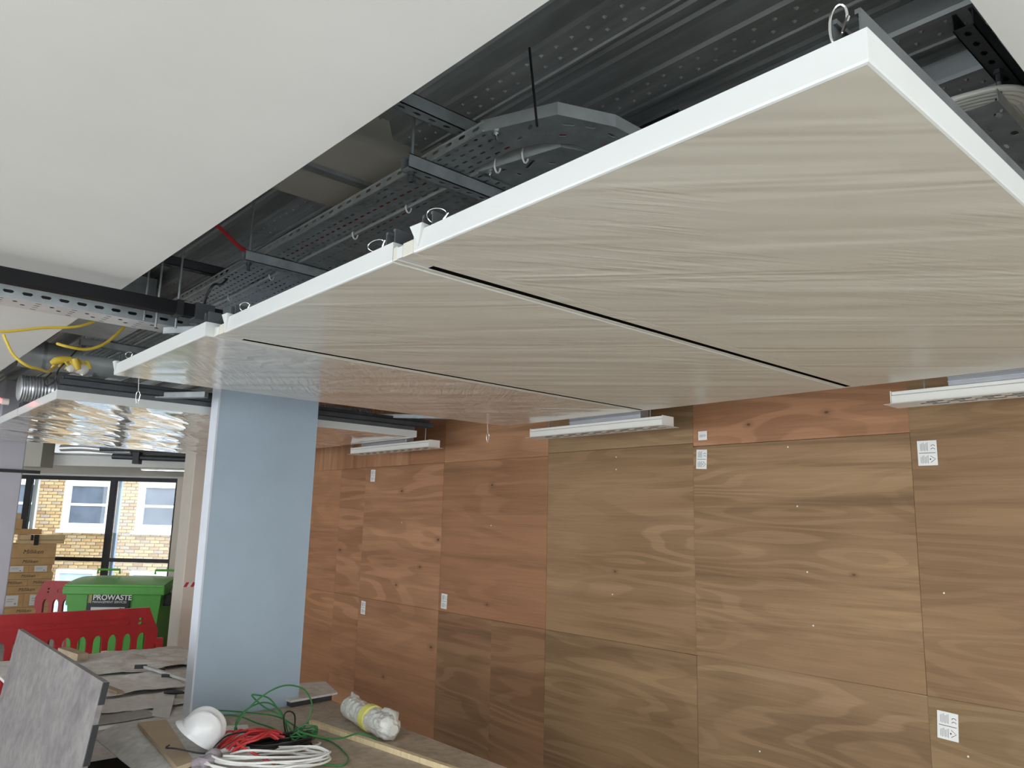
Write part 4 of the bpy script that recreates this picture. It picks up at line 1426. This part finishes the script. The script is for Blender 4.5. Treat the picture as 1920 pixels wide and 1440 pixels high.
# ---------------------------------------------------------------- cables on the table
G1 = [(1.702, 3.95, 0.868), (1.707, 3.95, 0.9), (1.754, 3.95, 0.964), (1.841, 3.95, 1.027), (1.92, 3.95, 1.057), (1.991, 3.95, 1.057), (2.064, 3.95, 1.027), (2.109, 3.95, 0.968), (2.115, 3.95, 0.921), (2.098, 3.95, 0.864), (2.07, 3.95, 0.826), (2.004, 3.897, 0.797)]
G2 = [(1.768, 4.02, 0.813), (1.734, 4.02, 0.887), (1.771, 4.02, 0.941), (1.84, 4.02, 0.971), (1.901, 4.02, 0.968), (1.963, 4.02, 0.928), (1.997, 4.02, 0.878), (2.024, 4.02, 0.805), (1.993, 3.905, 0.797)]
G3 = [(1.557, 4.08, 0.953), (1.637, 4.08, 0.955), (1.749, 4.08, 0.935), (1.85, 4.08, 0.913), (1.955, 4.08, 0.888), (2.034, 4.08, 0.853), (2.113, 4.073, 0.80), (2.11, 3.945, 0.797), (2.137, 3.763, 0.797), (2.099, 3.561, 0.797), (2.051, 3.436, 0.797), (1.985, 3.384, 0.797), (1.914, 3.457, 0.797), (1.8, 3.553, 0.797), (1.702, 3.567, 0.797)]
G4 = [(1.92, 3.7, 0.889), (2.069, 3.7, 0.836), (2.161, 3.7, 0.822), (2.271, 3.7, 0.828), (2.313, 3.61, 0.81), (2.299, 3.502, 0.797)]
G5 = [(1.634, 4.1, 0.924), (1.73, 4.1, 0.916), (1.803, 4.1, 0.895), (1.878, 4.1, 0.858), (1.971, 4.1, 0.818), (2.007, 3.982, 0.797)]
G6 = [(2.013, 3.915, 0.797), (1.978, 4.0, 0.89), (1.869, 4.0, 0.957), (1.801, 4.0, 1.018), (1.821, 4.0, 1.021), (1.895, 4.0, 0.994), (1.961, 4.0, 0.919), (2.029, 4.0, 0.822), (2.028, 3.904, 0.797)]
K1 = [(1.355, 3.85, 0.886), (1.341, 3.85, 0.876), (1.385, 3.85, 0.865), (1.509, 3.80, 0.835), (1.557, 3.80, 0.87), (1.633, 3.85, 0.887), (1.74, 3.85, 0.885), (1.881, 3.85, 0.859), (1.986, 3.85, 0.815), (1.964, 3.773, 0.797)]
K2 = [(1.994, 3.98, 0.799), (1.974, 3.98, 0.894), (1.996, 3.98, 0.921), (2.034, 3.98, 0.899), (2.039, 3.98, 0.832), (1.996, 3.928, 0.797)]
gc = thing('green_cable', (1.95, 3.9, TT), 'tangled green cable springing up in loops in front of the blue pier', 'cable')
for q in (G1, G2, G3, G4, G5, G6):
    MB().tube(smooth_pts(q), .0042, 7).build('cable_loop', M['green_cable'], gc)
for s in range(5):
    random.seed(40 + s)
    c = (2.03, 3.86)
    q = [(c[0] + (.06 + .02 * random.random()) * math.cos(a + s), c[1] + (.05 + .02 * random.random()) * math.sin(a + s), TT + .012 + .03 * random.random() + .008 * s) for a in [2 * PI * i / 9 for i in range(10)]]
    MB().tube(smooth_pts(q), .0042, 6).build('cable_loop', M['green_cable'], gc)

bc = thing('black_cable', (1.9, 3.85, TT), 'black cable hank lying under the red leads', 'cable')
for q in (K1, K2):
    MB().tube(smooth_pts(q), .004, 7).build('cable_loop', M['black_cable'], bc)
for s in range(9):
    random.seed(60 + s)
    q = []
    for i in range(12):
        a = 2 * PI * i / 12
        q.append((1.87 + (.155 + .02 * random.random()) * math.cos(a), 3.80 + (.075 + .03 * random.random()) * math.sin(a), TT + .008 + .005 * s + .008 * random.random()))
    MB().tube(smooth_pts(q, 5, True), .0052, 6, closed=True).build('cable_loop', M['black_cable'], bc)

rc = thing('red_lead', (1.72, 3.83, TT), 'bunch of red leads lying between the hard hat and the green cable', 'cable')
for s in range(12):
    random.seed(80 + s)
    x0, x1 = 1.585 + .06 * random.random(), 1.80 + .11 * random.random()
    y = 3.745 + .016 * s
    ju = lambda k: k * random.uniform(-1, 1)
    q = [(x0, y - .03 + ju(.02), TT + .03 + .03 * random.random()), (x0 + .06, y + ju(.02), TT + .06 + .03 * random.random()), ((x0 + x1) / 2, y + ju(.03), TT + .07 + .03 * random.random()), (x1 - .05, y + .02 + ju(.025), TT + .066 + .03 * random.random()), (x1, y + .02 + ju(.03), TT + .05 + .03 * random.random())]
    MB().tube(smooth_pts(q), .0058, 8).build('lead', M['red_lead'], rc)
MB().tube(smooth_pts([(1.64, 3.78, TT + .075), (1.66, 3.70, TT + .06), (1.70, 3.62, TT + .035), (1.74, 3.56, TT + .014)]), .0065, 8).build('lead', M['red_lead'], rc)

wc = thing('white_cable', (1.74, 3.64, TT), 'coil of white cable at the front of the near table', 'cable')
for s in range(6):
    random.seed(100 + s)
    q = []
    cx, cy = 1.725 + random.uniform(-.025, .025), 3.62 + random.uniform(-.03, .03)
    rx, ry = random.uniform(.175, .25), random.uniform(.085, .15)
    for i in range(14):
        a = 2 * PI * i / 14
        q.append((cx + rx * math.cos(a), cy + ry * math.sin(a) - .11 * math.cos(a), TT + .008 + .006 * s + .018 * random.random()))
    MB().tube(smooth_pts(q, 5, True), .0055, 7, closed=True).build('cable_loop', M['white_cable'], wc)
for q in ([(1.60, 3.74, .83), (1.66, 3.68, .85), (1.80, 3.60, .84), (1.93, 3.62, .83), (2.04, 3.70, .815), (2.07, 3.78, .80)],
          [(1.55, 3.70, .84), (1.70, 3.56, .84), (1.86, 3.50, .83), (1.98, 3.52, .82), (2.0, 3.6, .815), (1.93, 3.72, .812)]):
    MB().tube(smooth_pts(q), .006, 7).build('cable_loop', M['white_cable'], wc)
t = MB().hexa([(1.62, 3.98, TT + .001), (1.78, 3.92, TT + .001), (1.86, 4.16, TT + .001), (1.70, 4.22, TT + .001), (1.62, 3.98, TT + .045), (1.78, 3.92, TT + .045), (1.86, 4.16, TT + .05), (1.70, 4.22, TT + .05)])
tag(t.build('paper_carton', M['paper']), 'low white carton behind the red leads', 'carton')

# wrapped roll with a yellow band
t = thing('wrapped_roll', (2.42, 3.85, TT), 'roll wrapped in crumpled clear film with a yellow band, right of the batten', 'roll')


def lumpy(a, b, r, n, k, amp, seed):
    a, b = Vector(a), Vector(b)
    m = MB()
    pts = [a + (b - a) * (i / k) for i in range(k + 1)]
    rad = []
    for i in range(k + 1):
        f = i / k
        e = min(1.0, 7 * min(f, 1 - f) + .45)
        rad.append(r * e)
    m.tube(pts, rad, n)
    for i, v in enumerate(m.v):
        q = .7 * noise.noise(Vector(v) * 16 + Vector((seed, 0, 0))) + .8 * noise.noise(Vector(v) * 45 + Vector((seed, 2, 0)))
        c = a + (b - a) * max(0, min(1, (Vector(v) - a).dot(b - a) / (b - a).length_squared))
        d = Vector(v) - c
        if d.length > 1e-6:
            v2 = Vector(v) + d.normalized() * amp * q
            m.v[i] = (v2.x, v2.y, max(TT + .002, v2.z))
    return m


A, B = (2.46, 4.17, TT + .068), (2.385, 3.56, TT + .064)
lumpy(A, B, .062, 40, 70, .012, 2.0).build('film_roll', M['film_wrap'], t, smooth=False)
pa = Vector(A).lerp(Vector(B), .50)
pb_ = Vector(A).lerp(Vector(B), .60)
MB().tube([pa, pb_], .071, 22).build('yellow_band', M['yellow_band'], t)
MB().tube([(2.468, 4.10, TT + .11), (2.472, 4.13, TT + .128), (2.476, 4.15, TT + .142)], [.03, .014, .004], 12).build('film_tail', M['film_wrap'], t)
q = MB().tube([(2.42, 3.76, TT + .105), (2.43, 3.72, TT + .12), (2.435, 3.67, TT + .124), (2.43, 3.62, TT + .118), (2.41, 3.58, TT + .10)], [.010, .018, .022, .02, .012], 16)
for i, v in enumerate(q.v):
    k = noise.noise(Vector(v) * 30) * .014
    q.v[i] = (v[0] + k, v[1] + k, v[2] + k)
q.build('loose_film', M['film_wrap'], t)

# carton under the table edge; black crate added to darken the floor there
tag(MB().bbox(1.62, 2.1, 3.5, 4.0, 0.001, .52, .006).build('cardboard_box', M['card']), 'brown cardboard box in the dark under the near table', 'box')
t = thing('shade_crate', (1.36, 4.25, 0), 'black crate under the left edge of the near table, added to darken the floor', 'crate')
MB().bbox(1.13, 1.58, 3.98, 4.70, .001, .60, .01).build('crate_body', M['black'], t)
MB().bbox(1.11, 1.60, 3.96, 4.72, .60, .63, .006).build('crate_lid', M['black'], t)

# ---------------------------------------------------------------- grey panel leaning at left
t = thing('steel_panel', (0.9, 4.6, 0), 'large stained grey panel with black edge gaskets leaning at lower left', 'panel')
ya, yb = 3.70, 5.56
bx, tx = 0.84, 1.0
zt = 1.225


def px(z):
    return bx + (tx - bx) * z / zt


MB().hexa([(bx, ya, 0), (bx + .022, ya, 0), (bx + .022, yb, 0), (bx, yb, 0), (tx, ya, zt), (tx + .022, ya, zt), (tx + .022, yb, zt), (tx, yb, zt)]).build('panel_sheet', M['steelpanel'], t)
for z0, z1 in ((1.135, 1.223), (.90, 1.055), (.3, .7)):
    MB().hexa([(px(z0) + .001, ya - .012, z0), (px(z0) + .024, ya - .012, z0), (px(z0) + .024, ya - .0005, z0), (px(z0) + .001, ya - .0005, z0),
               (px(z1) + .001, ya - .012, z1), (px(z1) + .024, ya - .012, z1), (px(z1) + .024, ya - .0005, z1), (px(z1) + .001, ya - .0005, z1)]).build('edge_gasket', M['black'], t)

# ================================================================ FAR END
def barrier(name, L, label, loc, rz, slots_=13, white=()):
    t = thing(name, loc, label, 'barrier', 'red plastic pedestrian barriers', rz=rz)
    H_ = 1.0
    outer = [(0.03, .05), (L - .03, .05), (L - .03, .62), (L, .66), (L, .78), (L - .10, 1.0), (.10, 1.0), (0, .78), (0, .66), (.03, .62)]
    holes = []
    pit = (L - .16) / slots_
    for k in range(slots_):
        cx = .08 + pit * (k + .5)
        w = pit * .60
        pts = [(cx - w / 2, .16), (cx + w / 2, .16), (cx + w / 2, .70)]
        for i in range(1, 6):
            a = PI * i / 6
            pts.append((cx + w / 2 * math.cos(a), .70 + .065 * math.sin(a)))
        pts.append((cx - w / 2, .70))
        holes.append(pts)
    for cx in (.17, L - .17):
        holes.append(slot(cx, .895, .035, .03, 4))
        holes.append(slot(cx, .855, .045, .03, 4))
    MB().prism(outer, holes, 'y', -.022, .022).build('barrier_panel', M['barrier'], t, local=True)
    s = MB()
    s.prism(slot(L / 2, .875, L - .56, .062, 6), [slot(L / 2, .875, L - .575, .048, 6)], 'y', -.030, -.0215)
    s.build('raised_rib', M['barrier'], t, local=True)
    n = 6
    for k in range(n):
        MB().prism(slot(.42 + (L - .84) * k / (n - 1), .875, .05, .022, 3), [], 'y', -.026, -.0215).build('lug', M['barrier_dark'], t, local=True)
    for cx in (.35, L - .35):
        MB().prism([(-.30, 0), (.30, 0), (.26, .05), (-.26, .05)], [], 'x', cx - .06, cx + .06).build('foot', M['black'], t, local=True)
    for k in white:
        cx = .08 + pit * k
        MB().box(cx - pit * .19, cx + pit * .19, -.024, -.0215, .35, .62).build('reflector', M['sash_white'], t, local=True)
    MB().box(L - .01, L + .06, -.03, .03, .55, .70).build('hinge_lug', M['barrier'], t, local=True)
    return t


barrier('plastic_barrier', 2.0, 'dark red plastic barrier in front of the green bin', (0.70, 8.33, 0), 0.0, 14, white=(11, 3))
barrier('plastic_barrier', 2.0, 'red plastic barrier behind the green bin, against the window', uw(-6.25, 10.6), YAWR, 14)

# green wheeled bin
bn = thing('wheeled_bin', uw(-4.72, 9.6), 'large green wheeled waste bin in front of the far window', 'bin', rz=YAWR + math.radians(9))
wb, wt = .47, .53
m = MB().hexa([(-wb, .04, .14), (wb, .04, .14), (wb, .66, .14), (-wb, .66, .14), (-wt, 0, .95), (wt, 0, .95), (wt, .72, .95), (-wt, .72, .95)])
m.build('bin_body', M['bin'], bn, local=True)
for k in range(4):
    x = -.36 + .24 * k
    MB().hexa([(x - .012, .028, .2), (x + .012, .028, .2), (x + .012, .04, .2), (x - .012, .04, .2), (x - .012, -.006, .60), (x + .012, -.006, .60), (x + .012, .01, .60), (x - .012, .01, .60)]).build('body_rib', M['bin'], bn, local=True)
MB().bbox(-.575, .575, -.045, .765, .945, 1.045, .012).build('rim', M['bin'], bn, local=True)
m = MB()
nx, ny = 12, 8
for j in range(ny + 1):
    for i in range(nx + 1):
        fx, fy = i / nx, j / ny
        z = 1.05 + .075 * math.sin(PI * min(1, fy * .62 + .05)) * (1 - .2 * abs(2 * fx - 1) ** 4)
        m.v.append((-.56 + 1.12 * fx, -.035 + .78 * fy, z))
for j in range(ny):
    for i in range(nx):
        a = j * (nx + 1) + i
        m.f.append([a, a + 1, a + nx + 2, a + nx + 1])
b0 = len(m.v)
m.v += [(v[0], v[1], 1.03) for v in m.v[:b0]]
W = nx + 1
for i in range(nx):
    m.f.append([i + 1, i, b0 + i, b0 + i + 1])
    a = ny * W + i
    m.f.append([a, a + 1, b0 + a + 1, b0 + a])
for j in range(ny):
    a = j * W
    m.f.append([a, a + W, b0 + a + W, b0 + a])
    a = j * W + nx
    m.f.append([a + W, a, b0 + a, b0 + a + W])
m.smooth = True
lid = m.build('lid', M['bin_lid'], bn, local=True)
for x in (-.27, .42):
    MB().tube([(x - .13, .55, 1.15), (x - .13, .55, 1.20), (x + .13, .55, 1.20), (x + .13, .55, 1.15)], .014, 8).build('lid_handle', M['bin_lid'], lid, local=True)
for sx in (-1, 1):
    MB().tube([(sx * .57, .22, .97), (sx * .66, .22, .97)], .03, 12).build('lifting_pin', M['galv'], bn, local=True)
    MB().bbox(min(sx * .50, sx * .60), max(sx * .50, sx * .60), .16, .28, .80, .95, .008).build('pin_bracket', M['darksteel'] if sx > 0 else M['bin'], bn, local=True)
for x in (-.38, .38):
    for y in (.14, .58):
        w = MB().tube([(x - .022, y, .085), (x + .022, y, .085)], .085, 18).build('wheel', M['black'], bn, local=True)
        MB().box(x - .03, x + .03, y - .02, y + .02, .085, .15).build('wheel_fork', M['galv'], w, local=True)
# black company plate with lettering
plate = thing('name_plate', (0, 0, 0))
plate.parent = bn
MB().bbox(-.30, .185, -.012, .01, .50, .965, .006).build('plate_back', M['black'], plate, local=True)
plate.location = (0, -.006, 0)
tz = lambda z: -.0135
text('lettering', 'PROWASTE', .086, M['white_ink'], plate, (-.235, -.0135, .885), bold=.002, sx=.98)
text('lettering', 'MANAGEMENT SERVICES', .035, M['white_ink'], plate, (-.235, -.0135, .848), sx=.98)
for k, c in enumerate(((.40, .46, .10), (.62, .60, .12), (.75, .70, .25))):
    MB().box(-.285 + .014 * k, -.277 + .014 * k, -.0145, -.012, .848, .952).build('logo_bar', simple('logo_bar_paint_%d' % k, c, .5, var=0), plate, local=True)
MB().box(-.245, .135, -.0145, -.012, .53, .80).build('paper_notice', M['paper'], plate, local=True)
text('lettering', 'MIX W', .06, M['ink'], plate, (-.225, -.0160, .675), bold=.001)
text('lettering', '8W', .04, M['ink'], plate, (.075, -.0160, .765), bold=.001)

# red and white tape stuck on the cream pier
t = thing('warning_tape', (3.2, 8.872, 1.18), 'short red and white warning tape on the cream pier', 'tape')
MB().box(3.10, 3.32, 8.8695, 8.8725, 1.135, 1.185).build('tape_white', M['sash_white'], t)
for x in (3.105, 3.18, 3.255):
    m = MB().hexa([(x, 8.868, 1.135), (x + .035, 8.868, 1.135), (x + .035, 8.8697, 1.135), (x, 8.8697, 1.135), (x + .025, 8.868, 1.185), (x + .06, 8.868, 1.185), (x + .06, 8.8697, 1.185), (x + .025, 8.8697, 1.185)])
    m.build('tape_stripe', M['tape_red'], t)

# stacked cartons by the window
def carton(u0, u1, z0, z1, d, label, txt=None, note=False, mat='card', dn=0.0):
    n0 = 11.8 + dn
    t = thing('cardboard_box', (2.16 + ((u0 + u1) / 2 + 7.45) * .975, 13.58 + dn, z0), label, 'box', 'cartons stacked by the far window', rz=random.uniform(-.02, .02))
    w = (u1 - u0) / 2
    h = z1 - z0
    MB().bbox(-w, w, 0, d, .001, h - .001, .004).build('carton_body', M[mat], t, local=True)
    MB().box(-w * .9, w * .9, d * .46, d * .54, h - .0012, h - .0004).build('packing_tape', M['card_pale'], t, local=True)
    if txt:
        text('handwriting', txt, min(.085, h * .62), M['ink'], t, (0 if not note else w * .1, -.0008, h * .30), align='CENTER', shear=.25, depth=.0006)
    if note:
        MB().box(-w * .55, w * .55, -.0015, .0003, h * .12, h * .88).build('delivery_note', M['paper'], t, local=True)
        MB().box(w * .25, w * .38, -.0022, -.0012, h * .22, h * .34).box(-w * .4, w * .2, -.0022, -.0012, h * .60, h * .63).box(-w * .4, w * .1, -.0022, -.0012, h * .45, h * .48).build('printed_lines', M['grey_ink'], t, local=True)
    return t


UL, UR = -7.45, -6.80
S = 'Milliken'
carton(UL, UR, 0.12, 0.40, .5, 'lowest wide carton of the stack, just above the pallet', S)
carton(UL, UR, 0.40, 0.50, .5, 'wide carton with handwriting, second from the bottom of the stack', S)
carton(UL, -7.15, 0.50, 0.70, .5, 'left carton with a white note in the lower pair', None, True)
carton(-7.14, UR, 0.50, 0.70, .5, 'right carton with a white note in the lower pair', None, True)
carton(UL, UR, 0.70, 0.81, .5, 'wide carton with handwriting above the lower pair of noted cartons', S)
carton(UL, -7.13, 0.81, 0.905, .5, 'left carton with handwriting in the middle pair', S)
carton(-7.12, UR, 0.81, 0.905, .5, 'right carton with handwriting in the middle pair', S)
carton(UL, UR, 0.905, 1.0, .5, 'wide carton with handwriting between the two upper pairs', S)
carton(UL, -7.13, 1.0, 1.11, .5, 'left carton with a white note in the upper pair', None, True)
carton(-7.12, UR - .02, 1.0, 1.11, .5, 'right carton with a white note in the upper pair', None, True)
carton(UL, UR, 1.11, 1.215, .5, 'wide carton with large handwriting under the tallest carton', S)
carton(-7.40, -6.80, 1.215, 1.42, .5, 'tallest brown carton near the top of the stack', S)
carton(-7.30, -6.70, 1.42, 1.475, .22, 'thin pale carton strapped flat on top of the stack, lower one', None, False, 'card_pale')
carton(-7.29, -6.69, 1.477, 1.55, .20, 'thin pale carton strapped flat on top of the stack, upper one', None, False, 'card_pale')
carton(-7.42, -6.98, 1.551, 1.63, .3, 'low carton lying behind the strapped thin cartons', None, False, 'card', .22)
carton(-7.46, -7.26, 1.631, 1.78, .3, 'upper left small carton on top of the stack', None, False, 'card', .2)
carton(-7.48, -7.29, 1.781, 1.87, .28, 'topmost small carton of the stack', None, False, 'card_pale', .2)
t = thing('tape_strap', (2.16 + .36, 13.565, 1.38), 'black strap tape holding the thin pale cartons', 'strap')
MB().box(-.03, .03, -.006, .0, .02, .175).box(-.075, -.045, -.006, 0, .09, .175).build('strap_band', M['black'], t, local=True)
pal = thing('wood_pallet', (2.48, 13.56, 0), 'wooden pallet under the stacked cartons', 'pallet')
for k in range(5):
    MB().box(-.40, .40, .02 + .12 * k, .11 + .12 * k, .10, .12).build('deck_board', M['oldwood'], pal, local=True)
for x in (-.36, 0, .36):
    MB().box(x - .04, x + .04, .02, .6, .0, .10).build('bearer', M['oldwood'], pal, local=True)

# services at the far ceiling
fd = thing('air_duct', uw(-5.6, 10.0, 2.60), 'silver foil lagged duct above the far window', 'duct', rz=YAWR)
MB().box(-.30, .75, 0, .3, .06, .42).build('lagging', M['foil'], fd, local=True)
MB().tube(smooth_pts([(-.2, -.03, .12), (.1, -.05, .13), (.4, -.03, .11), (.72, -.04, .10)]), .045, 10).build('foil_edge', M['foil'], fd, local=True)
ft = thing('cable_tray', uw(-4.72, 9.9, 2.64), 'dark cable tray above the far window beside the cream pier', 'cable tray', rz=YAWR)
MB().box(-.55, .9, 0, .2, .05, .07).box(-.55, .9, 0, .005, .05, .10).build('tray_base', M['darksteel'], ft, local=True)
MB().tube([(-.42, .1, -.01), (.9, .1, -.03)], .035, 10).build('dark_pipe', M['darksteel'], ft, local=True)
MB().box(-.14, -.06, .05, .15, -.10, .05).build('bracket', M['black'], ft, local=True)
ll = thing('linear_light', uw(-4.65, 10.6, 2.50), 'lit linear light fitting on the far ceiling', 'light', rz=YAWR)
MB().box(-.40, .60, 0, .06, 0.0, .02).build('housing', M['white_metal'], ll, local=True)
MB().box(-.39, .59, .008, .052, -.004, .0).build('diffuser', M['led'], ll, local=True)
# small red indicator lamp at the far left
rl = thing('indicator_lamp', (0.83, 6.05, 2.60), 'small red lamp glowing at the left frame edge above the crinkled panels', 'lamp')
MB().tube([(0.82, 6.06, 2.64), (.86, 6.06, 2.64)], .022, 10).build('lamp_body', M['white_metal'], rl)
MB().ball((0.80, 6.05, 2.64), .022, .022, .022, 10, 7).build('lamp_lens', M['lamp_red'], rl)

# helper keys are not part of the scene description
for o in bpy.data.objects:
    if '_org_v' in o:
        del o['_org_v']
